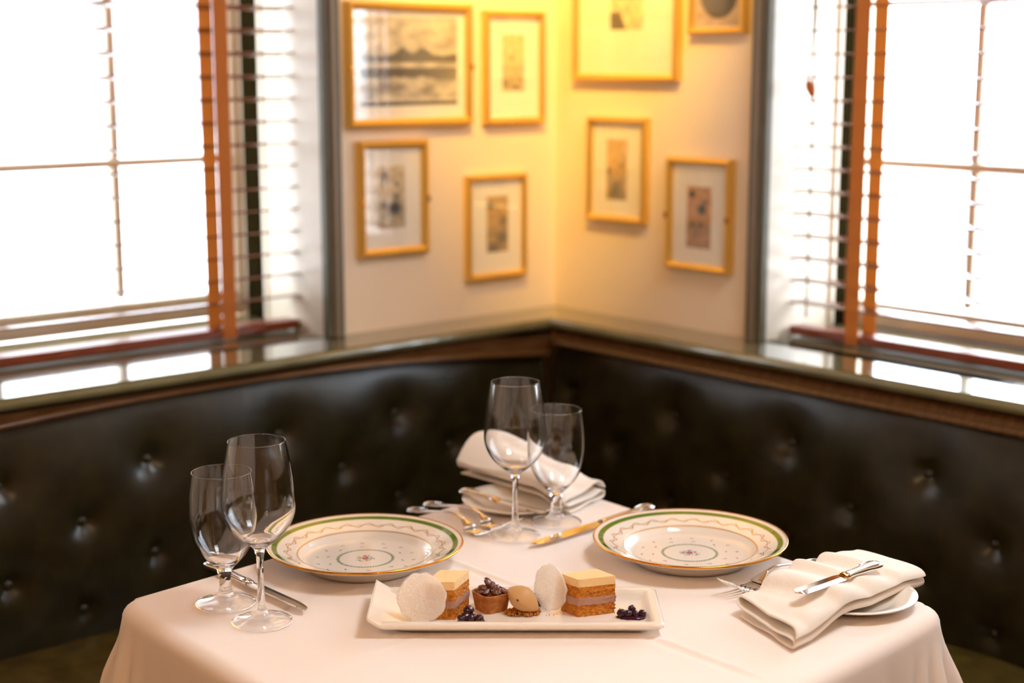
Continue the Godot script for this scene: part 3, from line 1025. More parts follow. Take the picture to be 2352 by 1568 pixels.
func build_pictures() -> void:
	picture(0, Vector2(1.762, 1.290), Vector2(2.074, 1.532), 0.016, Rect2(0.11, 0.12, 0.78, 0.71), 0, "large gold-framed landscape print, the widest one on left wall", true)
	picture(0, Vector2(2.110, 1.289), Vector2(2.276, 1.521), 0.012, Rect2(0.31, 0.21, 0.37, 0.50), 1, "upright gold-framed print between landscape print and lit corner")
	picture(0, Vector2(1.784, 1.034), Vector2(1.957, 1.264), 0.016, Rect2(0.26, 0.22, 0.42, 0.54), 2, "upright gold-framed print under the landscape print beside left window", true)
	picture(0, Vector2(2.060, 0.964), Vector2(2.225, 1.184), 0.012, Rect2(0.35, 0.21, 0.36, 0.54), 3, "lowest upright framed print on left wall, nearest the corner ledge")
	picture(1, Vector2(-2.419, 1.379), Vector2(-2.120, 1.70), 0.013, Rect2(0.3515, 0.17, 0.31, 0.51), 4, "large wide-matted gold-framed print at top of right wall by corner")
	picture(1, Vector2(-2.092, 1.470), Vector2(-1.950, 1.66), 0.011, Rect2(0.09, 0.07, 0.82, 0.86), 5, "small gold-framed boat print without mat at top of right wall")
	picture(1, Vector2(-2.373, 1.087), Vector2(-2.203, 1.304), 0.012, Rect2(0.31, 0.21, 0.35, 0.58), 6, "upright gold-framed print under the large wide-matted print")
	picture(1, Vector2(-2.143, 1.006), Vector2(-1.974, 1.230), 0.013, Rect2(0.30, 0.25, 0.38, 0.55), 7, "lowest gold-framed print on right wall with blue ink figure", true)

# ---------------------------------------------------------------- table

var corner_back := Vector3(1.662, TABLE, -1.809)
var corner_left := Vector3(0.852, TABLE, -1.733)
var corner_right := Vector3(1.629, TABLE, -1.016)
var corner_front := Vector3(0.819, TABLE, -0.940)

func table_point(s: float, t: float) -> Vector3:
	return corner_left.lerp(corner_back, s).lerp(corner_front.lerp(corner_right, s), t)

func build_table() -> void:
	var c := (corner_back + corner_front + corner_left + corner_right) / 4
	var o := thing("dining_table", "square pedestal dining table hidden under the white cloth", "table", Vector3(c.x, 0, c.z), 0.027)
	part("tabletop", box_mesh(Vector3(0.70, 0.03, 0.70), 0.008), M.dark_wood, o, Vector3(0, 0.727, 0))
	part("column", lathe_mesh([Vector2(0.0, 0.03), Vector2(0.05, 0.03), Vector2(0.045, 0.1), Vector2(0.04, 0.6), Vector2(0.09, 0.711)], 24), M.dark_wood, o)
	part("foot", lathe_mesh([Vector2(0, 0.001), Vector2(0.25, 0.001), Vector2(0.25, 0.02), Vector2(0.06, 0.04), Vector2(0, 0.04)], 32), M.dark_wood, o)
	# cloth: top, rolled edge, hanging skirt with gathered corners
	var st := begin()
	var r := 0.020
	var per := []      # perimeter points: [base point (inset by r), outward normal, corner weight, distance]
	var cs := [corner_left, corner_back, corner_right, corner_front]
	var nrm := []
	for k in 4:
		var a: Vector3 = cs[k]
		var b: Vector3 = cs[(k + 1) % 4]
		var d := (b - a).normalized()
		nrm.append(Vector3(d.z, 0, -d.x))
	# each side from corner k to k+1; check that the normals point outwards
	for k in 4:
		if nrm[k].dot((cs[k] + cs[(k + 1) % 4]) / 2 - c) < 0: nrm[k] = -nrm[k]
	var rc := 0.032
	for k in 4:
		var a: Vector3 = cs[k]
		var b: Vector3 = cs[(k + 1) % 4]
		var d := (b - a).normalized()
		var len_ := a.distance_to(b)
		var prev: Vector3 = nrm[(k + 3) % 4]
		for i in 32:
			var t := i / 32.0
			var n: Vector3 = prev.slerp(nrm[k], t)
			var centre: Vector3 = a - prev * rc - nrm[k] * rc
			per.append([centre + n * (rc - r), n, 1.0 - absf(t - 0.5) * 0.4, (t - 0.5) * 0.05])
		for i in 96:
			var t := i / 96.0
			var s := lerpf(rc, len_ - rc, t)
			var near := minf(s - rc, len_ - rc - s)
			per.append([a + d * s - nrm[k] * r, nrm[k], 0.8 * exp(-pow(near / 0.055, 2.0)), near + 0.025])
	var fold := FastNoiseLite.new()
	fold.seed = 12
	fold.frequency = 0.9
	var rows := []
	var levels := [0.0]
	for j in 6: levels.append((j + 1) / 6.0)
	for l in levels:
		var a: float = l * PI / 2
		var row := PackedVector3Array()
		for p in per: row.append(p[0] + p[1] * r * sin(a) + Vector3(0, -r * (1.0 - cos(a)), 0))
		rows.append(row)
	for j in range(1, 25):
		var drop := 0.30 * j / 24.0
		var row := PackedVector3Array()
		for i in per.size():
			var p = per[i]
			var w: float = p[2]
			var gather := w * (0.24 * drop + 0.016 * sin(p[3] * 190.0 + 0.6) * smoothstep(0.01, 0.09, drop))
			var wave := (1.0 - w) * drop * (0.04 + 0.05 * fold.get_noise_1d(i * 0.16))
			row.append(p[0] + p[1] * (r + gather + wave) + Vector3(0, -r - drop, 0))
		rows.append(row)
	surf(st, rows, true, true)
	# the top: a band that runs in from the rolled edge, then a fine grid with the pressed creases
	var band := []
	for k in 4:
		var row := PackedVector3Array()
		for p in per: row.append(p[0] - p[1] * minf(0.0054 * k, 0.0119 if p[3] < 0.026 and p[2] > 0.795 else 0.02))
		band.append(row)
	surf(st, band, true, false)
	var slack := FastNoiseLite.new()
	slack.seed = 4
	slack.frequency = 3.2
	var n := 220
	var top := []
	for j in n + 1:
		var row := PackedVector3Array()
		for i in n + 1:
			var s := Vector2(i / float(n) * 2 - 1, j / float(n) * 2 - 1)
			var p := c + (table_point(i / float(n), j / float(n)) - c) * (1.0 - 0.0335 / 0.405)
			var edge := clampf((1.0 - maxf(absf(s.x), absf(s.y))) / 0.12, 0, 1)
			var crease := 0.0019 * exp(-pow((p.x - 1.278) / 0.0032, 2.0)) - 0.0012 * exp(-pow((p.x - 1.268) / 0.006, 2.0)) + 0.0009 * exp(-pow((p.z + 1.375) / 0.004, 2.0))
			# pressed flat under the plates and the platter
			for d in [[1.181, -1.639, 0.135], [1.528, -1.365, 0.135], [1.545, -1.112, 0.06], [1.512, -1.703, 0.06]]:
				crease *= smoothstep(d[2] * 0.66, d[2], Vector2(p.x - d[0], p.z - d[1]).length())
			var pu := p.dot(PU)
			var pv := p.dot(PV)
			crease *= maxf(smoothstep(0.175, 0.19, absf(pu)), smoothstep(0.05, 0.075, absf(pv - 1.80)))
			p.y = TABLE - 0.0001 + edge * (0.0002 + crease + 0.0009 * (slack.get_noise_2d(p.x * 1.2, p.z) - 0.5))
			row.append(p)
		top.append(row)
	surf(st, top)
	# underside lining and hem so that the cloth has thickness
	var hem: PackedVector3Array = rows[-1]
	var inner := PackedVector3Array()
	for i in hem.size(): inner.append(hem[i] - per[i][1] * 0.0015)
	surf(st, [hem, inner], true, true)
	var cloth := part("tablecloth", done(st), M.cloth, self)
	tag(cloth, "white linen tablecloth with a pressed crease hanging over the square table", "tablecloth")

# ---------------------------------------------------------------- china

func build_china() -> void:
	var pm: StandardMaterial3D = M.china.duplicate()
	pm.albedo_color = Color.WHITE
	pm.albedo_texture = plate_texture()
	pm.texture_repeat = false
	var body := lathe_mesh([Vector2(0.13197, 0.028016), Vector2(0.13217, 0.028968), Vector2(0.13177, 0.02992), Vector2(0.13118, 0.030056), Vector2(0.12474, 0.02788), Vector2(0.11088, 0.02312), Vector2(0.09702, 0.018904), Vector2(0.091575, 0.017272), Vector2(0.089595, 0.016048), Vector2(0.08613, 0.011968), Vector2(0.08217, 0.008704), Vector2(0.07722, 0.007072), Vector2(0.0693, 0.006528), Vector2(0.0396, 0.006392), Vector2(0, 0.006392)], 120)
	# the lathe expects the outside to rise; this profile runs inwards over the top, which faces up
	body = flat_uv(body, 0.28)
	var under := lathe_mesh([Vector2(0, 0.00272), Vector2(0.07524, 0.00272), Vector2(0.07623, 0), Vector2(0.08019, 0), Vector2(0.08118, 0.0034), Vector2(0.091575, 0.01292), Vector2(0.11088, 0.018768), Vector2(0.12672, 0.02448), Vector2(0.13197, 0.028016)], 96)
	var rim := lathe_mesh([Vector2(0.13048, 0.028016), Vector2(0.13207, 0.027608), Vector2(0.13276, 0.028696), Vector2(0.13246, 0.030056), Vector2(0.13147, 0.030532), Vector2(0.13048, 0.030192)], 120)
	var line := lathe_mesh([Vector2(0.091476, 0.017476), Vector2(0.090684, 0.017204), Vector2(0.089991, 0.016592)], 120)
	for k in 2:
		var at: Vector3 = [Vector3(1.181, TABLE + 0.001, -1.639), Vector3(1.528, TABLE + 0.001, -1.365)][k]
		var o := thing("dinner_plate", ["gold-rimmed green-banded dinner plate beside the left-hand pair of glasses", "gold-rimmed green-banded dinner plate between the folded napkin and back knife"][k], "plate", at, [0.4, 1.9][k], "floral dinner plates")
		part("body", body, pm, o)
		part("underside", under, M.china, o)
		part("gold_rim", rim, M.gold, o)
		part("gold_line", line, M.gilt, o)
	var small := lathe_mesh([Vector2(0, 0.0015), Vector2(0.045, 0.0015), Vector2(0.046, 0), Vector2(0.049, 0), Vector2(0.05, 0.002), Vector2(0.068, 0.0085), Vector2(0.083, 0.0135), Vector2(0.0837, 0.0146), Vector2(0.083, 0.0152), Vector2(0.068, 0.0115), Vector2(0.056, 0.0072), Vector2(0.05, 0.0045), Vector2(0, 0.004)], 72)
	tag(part("bread_plate", small, M.china, self, Vector3(1.545, TABLE + 0.001, -1.112)), "plain white bread plate under the nearer folded napkin and butter knife", "plate", "white bread plates")
	tag(part("bread_plate", small, M.china, self, Vector3(1.512, TABLE + 0.001, -1.703)), "plain white bread plate under the puffed napkin behind the glasses", "plate", "white bread plates")

# ---------------------------------------------------------------- glasses

# a surface of revolution with normals taken from its curve, so that separate stretches meet without a seam
func turned(curve: Array, i0: int, i1: int, seg := 72) -> ArrayMesh:
	var v := PackedVector3Array()
	var nn := PackedVector3Array()
	var idx := PackedInt32Array()
	for i in range(i0, i1 + 1):
		var a: Vector2 = curve[maxi(i - 1, 0)]
		var b: Vector2 = curve[mini(i + 1, curve.size() - 1)]
		var d := (b - a).normalized()
		for k in seg + 1:
			var t := TAU * k / seg
			v.append(Vector3(maxf(curve[i].x, 0.00001) * cos(t), curve[i].y, maxf(curve[i].x, 0.00001) * sin(t)))
			nn.append(Vector3(d.y * cos(t), -d.x, d.y * sin(t)))
	var n := seg + 1
	for j in i1 - i0:
		for k in seg:
			var p := j * n + k
			idx.append_array(PackedInt32Array([p, p + 1, p + n + 1, p, p + n + 1, p + n]))
	var arr := []
	arr.resize(Mesh.ARRAY_MAX)
	arr[Mesh.ARRAY_VERTEX] = v
	arr[Mesh.ARRAY_NORMAL] = nn
	arr[Mesh.ARRAY_INDEX] = idx
	var m := ArrayMesh.new()
	m.add_surface_from_arrays(Mesh.PRIMITIVE_TRIANGLES, arr)
	return m

func make_glass(called: String, outer: Array, inner: Array, foot_at: int, bowl_at: int, label: String, group: String) -> Node3D:
	var k := 7
	var c := spline(outer, k)
	var rim: Vector2 = outer[-1]
	var rin: Vector2 = inner[0]
	# a rounded lip
	for a in range(1, 5):
		var t := PI * a / 5
		var m := (rim + rin) / 2
		var h := (rim.x - rin.x) / 2
		c.append(m + Vector2(h * cos(t), h * sin(t)))
	c.append_array(spline(inner, k))
	var o := thing(called, label, "wine glass", Vector3.ZERO, 0, group)
	var foot := part("foot", turned(c, 0, 2 * k), M.foot_glass, o)
	part("foot_top", turned(c, 4 * k, foot_at * k), M.foot_glass, foot)
	part("foot_rim", turned(c, 2 * k, 4 * k), M.glass, foot)
	part("stem", turned(c, foot_at * k, bowl_at * k), M.glass, o)
	part("bowl", turned(c, bowl_at * k, c.size() - 1), M.glass, o)
	return o

func copy(o: Node3D, label: String) -> Node3D:
	var c: Node3D = o.duplicate()
	c.name = numbered(String(o.name).rstrip("0123456789").rstrip("_"))
	add_child(c)
	c.set_meta("label", label)
	return c

func build_glasses() -> void:
	var big_out := [Vector2(0, 0.0006), Vector2(0.020, 0.0006), Vector2(0.0345, 0.0004), Vector2(0.0368, 0.0012), Vector2(0.0352, 0.0026), Vector2(0.026, 0.0046), Vector2(0.015, 0.0076), Vector2(0.0088, 0.0115), Vector2(0.0058, 0.0185), Vector2(0.0045, 0.032), Vector2(0.0040, 0.055), Vector2(0.0042, 0.075), Vector2(0.0056, 0.087), Vector2(0.0095, 0.0945), Vector2(0.019, 0.1015), Vector2(0.031, 0.1125), Vector2(0.0400, 0.127), Vector2(0.0442, 0.1425), Vector2(0.0441, 0.159), Vector2(0.0418, 0.181), Vector2(0.0382, 0.204), Vector2(0.0343, 0.225)]
	var big_in := [Vector2(0.0334, 0.225), Vector2(0.0373, 0.204), Vector2(0.0409, 0.181), Vector2(0.0431, 0.159), Vector2(0.0431, 0.1428), Vector2(0.0388, 0.1282), Vector2(0.0298, 0.1144), Vector2(0.0184, 0.1043), Vector2(0.0085, 0.1), Vector2(0, 0.099)]
	var g := make_glass("wine_glass", big_out, big_in, 6, 13, "tall empty wine glass nearest left corner of table, in front of its goblet", "tall wine glasses")
	g.position = Vector3(0.955, TABLE + 0.0012, -1.541)
	copy(g, "tall empty wine glass in front of the puffed napkin at the back").position = Vector3(1.412, TABLE + 0.0012, -1.594)
	var small_out := [Vector2(0, 0.0006), Vector2(0.020, 0.0006), Vector2(0.0355, 0.0004), Vector2(0.0378, 0.0012), Vector2(0.0362, 0.0028), Vector2(0.027, 0.0052), Vector2(0.0165, 0.0085), Vector2(0.0108, 0.0125), Vector2(0.0085, 0.0185), Vector2(0.0074, 0.026), Vector2(0.0078, 0.036), Vector2(0.0110, 0.0465), Vector2(0.0185, 0.0545), Vector2(0.029, 0.067), Vector2(0.0368, 0.083), Vector2(0.0408, 0.101), Vector2(0.0419, 0.119), Vector2(0.0408, 0.142), Vector2(0.0368, 0.170)]
	var small_in := [Vector2(0.0359, 0.170), Vector2(0.0398, 0.142), Vector2(0.0408, 0.119), Vector2(0.0397, 0.1015), Vector2(0.0356, 0.084), Vector2(0.0278, 0.069), Vector2(0.0175, 0.0575), Vector2(0.008, 0.0525), Vector2(0, 0.0515)]
	var w := make_glass("wine_glass", small_out, small_in, 6, 11, "short empty goblet behind the tall glass at left corner of table", "short stemmed goblets")
	w.position = Vector3(0.956, TABLE + 0.0012, -1.626)
	copy(w, "short empty goblet behind the tall glass at the back, by the puffed napkin").position = Vector3(1.502, TABLE + 0.0012, -1.605)

# ---------------------------------------------------------------- cutlery

# built along local +x from the end of the handle, lying on y = 0
func make_fork(label: String, length := 0.205) -> Node3D:
	var o := thing("fork", label, "fork", Vector3.ZERO, 0, "silver forks")
	var k := length / 0.205
	var st := begin()
	var e := [[0.0, 0.0025, 0.002, 0.0012], [0.003, 0.0028, 0.0085, 0.0018], [0.012, 0.0035, 0.0105, 0.0022], [0.024, 0.0052, 0.0092, 0.0022], [0.04, 0.0085, 0.0060, 0.0020], [0.06, 0.0125, 0.0042, 0.0019], [0.085, 0.0165, 0.0033, 0.0020], [0.105, 0.0175, 0.0030, 0.0022], [0.122, 0.0145, 0.0036, 0.0022]]
	e = e.map(func(a): return [a[0] * k, a[1] * k, a[2], a[3]])
	blade_bar(st, smooth_entries(e), 14)
	part("handle", done(st), M.silver, o)
	# raised border at the end of the handle
	st = begin()
	tube(st, spline([Vector3(0.034 * k, 0.0095, 0.0055), Vector3(0.014 * k, 0.0062, 0.0092), Vector3(0.003, 0.0050, 0.0058), Vector3(0.002, 0.0048, 0), Vector3(0.003, 0.0050, -0.0058), Vector3(0.014 * k, 0.0062, -0.0092), Vector3(0.034 * k, 0.0095, -0.0055)], 4), 0.0009, 6)
	part("beaded_border", done(st), M.silver, o)
	st = begin()
	e = [[0.120, 0.0150, 0.0037, 0.0022], [0.130, 0.0105, 0.0075, 0.0018], [0.138, 0.0062, 0.0112, 0.0015], [0.136, 0.0026, 0.0128, 0.0013], [0.158, 0.0016, 0.0126, 0.0012]]
	e = e.map(func(a): return [a[0] * k, a[1] * k, a[2], a[3]])
	blade_bar(st, smooth_entries(e), 14)
	part("head", done(st), M.silver, o)
	for t in 4:
		var z := (t - 1.5) * 0.0071
		st = begin()
		e = [[0.154, 0.0016, 0.0024, 0.0012, z], [0.166, 0.0028, 0.0021, 0.0012, z], [0.178, 0.0068, 0.0018, 0.0011, z], [0.190, 0.0128, 0.0015, 0.0010, z], [0.2, 0.0194, 0.0011, 0.0008, z], [0.205, 0.0232, 0.0005, 0.0004, z]]
		e = e.map(func(a): return [a[0] * k, a[1] * k, a[2], a[3], a[4]])
		blade_bar(st, e, 8)
		part("tine", done(st), M.silver, o)
	return o

func smooth_entries(e: Array) -> Array:
	var out := []
	for i in e.size() - 1:
		var a = e[maxi(i - 1, 0)]
		var b = e[i]
		var c = e[i + 1]
		var d = e[mini(i + 2, e.size() - 1)]
		for j in 4:
			var t := j / 4.0
			var row := []
			for q in b.size():
				row.append(0.5 * (2.0 * b[q] + (c[q] - a[q]) * t + (2.0 * a[q] - 5.0 * b[q] + 4.0 * c[q] - d[q]) * t * t + (3.0 * b[q] - a[q] - 3.0 * c[q] + d[q]) * t * t * t))
			out.append(row)
	out.append(e[-1])
	return out

func make_knife(label: String, length: float, butter := false) -> Node3D:
	var o := thing("butter_knife" if butter else "table_knife", label, "knife", Vector3.ZERO, 0, "small butter knives" if butter else "silver table knives")
	var h := length * 0.43
	var st := begin()
	var e := [[0.0, 0.0048, 0.003, 0.0015], [0.003, 0.0048, 0.0088, 0.0036], [0.014, 0.0050, 0.0098, 0.0042], [0.030, 0.0050, 0.0076, 0.0042], [h * 0.55, 0.0048, 0.0068, 0.0042], [h * 0.85, 0.0046, 0.0064, 0.0040], [h * 0.95, 0.0046, 0.0074, 0.0044], [h, 0.0046, 0.0062, 0.0036]]
	blade_bar(st, smooth_entries(e), 16, 0.8)
	part("handle", done(st), M.silver, o)
	st = begin()
	tube(st, spline([Vector3(0.034, 0.0088, 0.0056), Vector3(0.016, 0.0092, 0.0078), Vector3(0.005, 0.0084, 0.0052), Vector3(0.004, 0.0084, 0), Vector3(0.005, 0.0084, -0.0052), Vector3(0.016, 0.0092, -0.0078), Vector3(0.034, 0.0088, -0.0056)], 4), 0.0009, 6)
	part("beaded_border", done(st), M.silver, o)
	st = begin()
	tube(st, [Vector3(h - 0.001, 0.0046, 0), Vector3(h + 0.004, 0.0046, 0)], 0.0068, 16, 0.6)
	part("bolster", done(st), M.gold if butter else M.silver, o)
	# the blade: a flat wedge with a rounded tip, straight back and fuller edge
	st = begin(false)
	var top := PackedVector3Array()
	var back := PackedVector3Array()
	var edge := PackedVector3Array()
	var low := PackedVector3Array()
	var nseg := 22
	var b0 := h + 0.003
	for i in nseg + 1:
		var t := float(i) / nseg
		var x := lerpf(b0, length, t)
		var spine := 0.0075
		var cut := -0.0105 if not butter else -0.0112
		var grow := smoothstep(0.0, 0.12, t)
		spine *= lerpf(0.75, 1.0, grow)
		cut *= lerpf(0.6, 1.0, grow)
		if butter:
			if t > 0.9: spine *= sqrt(maxf(0.0, 1.0 - pow((t - 0.9) / 0.1, 2))) * 0.9 + 0.1
			if t > 0.93: cut *= sqrt(maxf(0.0, 1.0 - pow((t - 0.93) / 0.07, 2)))
		else:
			if t > 0.66: cut = lerpf(cut, 0.0028, 1.0 - sqrt(maxf(0.0, 1.0 - pow((t - 0.66) / 0.34, 2.0))))
			if t > 0.90: spine = lerpf(spine, 0.0028, 1.0 - sqrt(maxf(0.0, 1.0 - pow((t - 0.90) / 0.10, 2.0))))
		back.append(Vector3(x, 0.0046 + 0.0011, spine))
		top.append(Vector3(x, 0.0046 + 0.0010, lerpf(spine, cut, 0.55)))
		edge.append(Vector3(x, 0.0046, cut))
		low.append(Vector3(x, 0.0046 - 0.0011, spine))
	surf(st, [back, top, edge], false, false)
	surf(st, [edge, low], false, false)
	surf(st, [low, back], false, false)
	part("blade", done(st), M.blade, o)
	return o

func lay(o: Node3D, from: Vector3, to: Vector3, roll := 0.0) -> Node3D:
	var x := (to - from).normalized()
	var z := x.cross(Vector3.UP).normalized()
	o.transform = Transform3D(Basis(x, z.cross(x), z).rotated(x, roll), from)
	return o

func build_cutlery() -> void:
	var y := TABLE + 0.002
	lay(make_knife("silver table knife lying under the pair of glasses at left", 0.236), Vector3(1.008, y + 0.0012, -1.760), Vector3(1.010, y + 0.0012, -1.52), -0.12)
	lay(make_knife("silver table knife behind the right-hand plate, blade towards the tall glass", 0.262), Vector3(1.654, y, -1.556), Vector3(1.392, y, -1.537))
	lay(make_fork("silver fork beside the left-hand plate, touching its rim"), Vector3(1.374, y, -1.792), Vector3(1.380, y, -1.60))
	lay(make_fork("silver fork beside the bread plate at the back, right of its twin"), Vector3(1.411, y, -1.800), Vector3(1.417, y, -1.60))
	lay(make_fork("silver fork with tines raised by the right-hand plate"), Vector3(1.642, y, -1.227), Vector3(1.438, y, -1.226))
	lay(make_fork("silver fork half hidden under the nearer folded napkin", 0.18), Vector3(1.618, y, -1.197), Vector3(1.43, y, -1.195))

# ---------------------------------------------------------------- napkins

# a cloth folded in three, swept along local +x from its open end; a strip with thickness
func napkin_mesh(length: float, width: float, base: Callable, puff: Callable, pleats: float, skew: float) -> ArrayMesh:
	var w := width
	var sec := [Vector2(-0.44, 0.0012), Vector2(-0.2, 0.0010), Vector2(0.1, 0.0035), Vector2(0.25, 0.0012), Vector2(0.44, 0.0016), Vector2(0.492, 0.004), Vector2(0.500, 0.0085), Vector2(0.47, 0.0122), Vector2(0.36, 0.0125), Vector2(0.2, 0.0098), Vector2(0.0, 0.0105), Vector2(-0.25, 0.0115), Vector2(-0.44, 0.012), Vector2(-0.505, 0.0150), Vector2(-0.525, 0.0195), Vector2(-0.50, 0.0235), Vector2(-0.40, 0.0255), Vector2(-0.2, 0.0262), Vector2(0.0, 0.0258), Vector2(0.25, 0.0258), Vector2(0.42, 0.0240), Vector2(0.495, 0.0200), Vector2(0.520, 0.0150)]
	sec = spline(sec, 4)
	var ns := 64
	var th := 0.0011
	var outer := []
	var inner := []
	for i in ns + 1:
		var t := float(i) / ns
		var ro := PackedVector3Array()
		var ri := PackedVector3Array()
		for k in sec.size():
			var p: Vector2 = sec[k]
			var a: Vector2 = sec[maxi(k - 1, 0)]
			var b: Vector2 = sec[mini(k + 1, sec.size() - 1)]
			var d := (b - a) * Vector2(w, 1.0)
			d = d.normalized()
			var nrm := Vector2(-d.y, d.x)
			var layer := clampf((p.y - 0.014) / 0.010, 0, 1)          # 0 below, 1 on the top layer
			var ph := t * pleats - p.x * 0.55
			var f := fposmod(ph, 1.0)
			var ridge := smoothstep(0.0, 0.2, f) * (1.0 - smoothstep(0.25, 1.0, f) * 0.9)
			var knife := 1.0 - 0.65 * exp(-pow((p.x - 0.20) / 0.12, 2.0))
			var lift: float = layer * knife * (0.0115 * (ridge - 0.5)) * smoothstep(0.02, 0.14, t) * (1.0 - smoothstep(0.70, 0.86, t)) + layer * puff.call(t, p.x)
			var droop := 0.010 * layer * (1.0 - smoothstep(0.0, 0.16, t)) * (0.5 - absf(p.x))
			for q in 2:
				var s := th if q == 0 else -th
				var z := p.x * w * (1.0 - 0.14 * t) + nrm.x * s
				var y: float = p.y + nrm.y * s + lift - droop + base.call(t, p.x)
				var x := t * length + skew * p.x * w * (1.0 - t) - 0.02 * (1.0 - layer) * (1.0 - t) * 0.3
				(ro if q == 0 else ri).append(Vector3(x, y, z))
		outer.append(ro)
		inner.append(ri)
	var st := begin()
	var uv := Vector2(0.8, 1.0)
	surf(st, outer, false, false, uv)
	surf(st, inner, false, true, uv)
	surf(st, [outer[0], inner[0]], false, true, uv)
	surf(st, [outer[ns], inner[ns]], false, false, uv)
	for e in [0, sec.size() - 1]:
		var a := PackedVector3Array()
		var b := PackedVector3Array()
		for i in ns + 1: a.append(outer[i][e]); b.append(inner[i][e])
		surf(st, [a, b], false, e != 0, uv)
	return done(st)

func build_napkins() -> void:
	var base := func(t: float, _u: float) -> float: return 0.0135 * smoothstep(0.10, 0.36, t) - 0.006 * smoothstep(0.4, 0.6, t) - 0.006 * smoothstep(0.80, 1.0, t)
	var puff := func(t: float, u: float) -> float: return 0.003 * sin(t * 3.0 + u)
	var m := napkin_mesh(0.268, 0.118, base, puff, 4.3, -0.42)
	var o := part("napkin", m, M.napkin, self)
	lay(o, Vector3(1.387, TABLE + 0.0022, -1.113), Vector3(1.652, TABLE + 0.0022, -1.130))
	tag(o, "folded cream napkin on the bread plate under a butter knife", "napkin", "folded linen napkins")
	var base2 := func(t: float, _u: float) -> float: return 0.0155 * smoothstep(0.05, 0.30, t)
	var puff2 := func(t: float, u: float) -> float: return 0.034 * smoothstep(0.12, 0.95, t) * maxf(0.0, 1.0 - pow((u - 0.06) / 0.56, 2.0)) + 0.004 * sin(t * 9.0 + u * 3.0)
	var m2 := napkin_mesh(0.225, 0.110, base2, puff2, 0.0, 0.2)
	var o2 := part("napkin", m2, M.napkin, self)
	lay(o2, Vector3(1.592, TABLE + 0.0022, -1.640), Vector3(1.572, TABLE + 0.0022, -1.88))
	tag(o2, "puffed cream napkin behind the back glasses at the table's far corner", "napkin", "folded linen napkins")
	var a := Vector3(1.583, 0, -1.097)
	var b := Vector3(1.414, 0, -1.092)
	# the knife lies on the highest folds near its two ends
	a.y = rest_height(o, a, b, 0.0, 0.4) - 0.0020
	b.y = rest_height(o, a, b, 0.6, 1.0) - 0.0035
	lay(make_knife("butter knife with gold bolster lying on the nearer folded napkin", 0.172, true), a, b)
	lay(make_knife("butter knife tucked under the puffed napkin at the back", 0.172, true), Vector3(1.462, TABLE + 0.0160, -1.775), Vector3(1.478, TABLE + 0.0160, -1.60))

# the highest point of a cloth under a stretch of the line from a to b
func rest_height(o: MeshInstance3D, a: Vector3, b: Vector3, t0: float, t1: float) -> float:
	var top := 0.0
	var d := b - a
	d.y = 0
	for v in o.mesh.surface_get_arrays(0)[Mesh.ARRAY_VERTEX]:
		var p: Vector3 = o.transform * v
		var t := Vector3(p.x - a.x, 0, p.z - a.z).dot(d) / d.length_squared()
		if t >= t0 and t <= t1 and (Vector3(p.x, 0, p.z) - Vector3(a.x, 0, a.z) - d * t).length() < 0.010: top = maxf(top, p.y)
	return top

# ---------------------------------------------------------------- dessert

# the platter's own frame: u to the right along it, v away from the camera's side
const PU := Vector3(0.75, 0, 0.6614)
const PV := Vector3(0.6614, 0, -0.75)

func on_platter(u: float, v: float, y := 0.0) -> Vector3:
	return PU * u + PV * v + Vector3(0, TABLE + y, 0)

func platter_height(u: float, v: float) -> float:
	# u from 0 (curled end) to 0.3515, v from 0 to 0.136
	var d := minf(minf(v, 0.136 - v), 0.3515 - u)
	var h := 0.0
	if d < 0.0025: h = lerpf(0.0148, 0.0165, d / 0.0025)
	elif d < 0.011: h = 0.0165
	else: h = lerpf(0.0165, 0.0062, smoothstep(0.011, 0.022, d))
	var c := clampf((0.056 - u) / 0.056, 0, 1)
	var curl := 0.0062 + 0.0195 * c * c
	var side := h
	if c > 0.0: side = lerpf(h, 0.0062 if d >= 0.022 else h, 1.0)
	return maxf(curl, lerpf(side, curl, smoothstep(0.55, 0.95, c)))

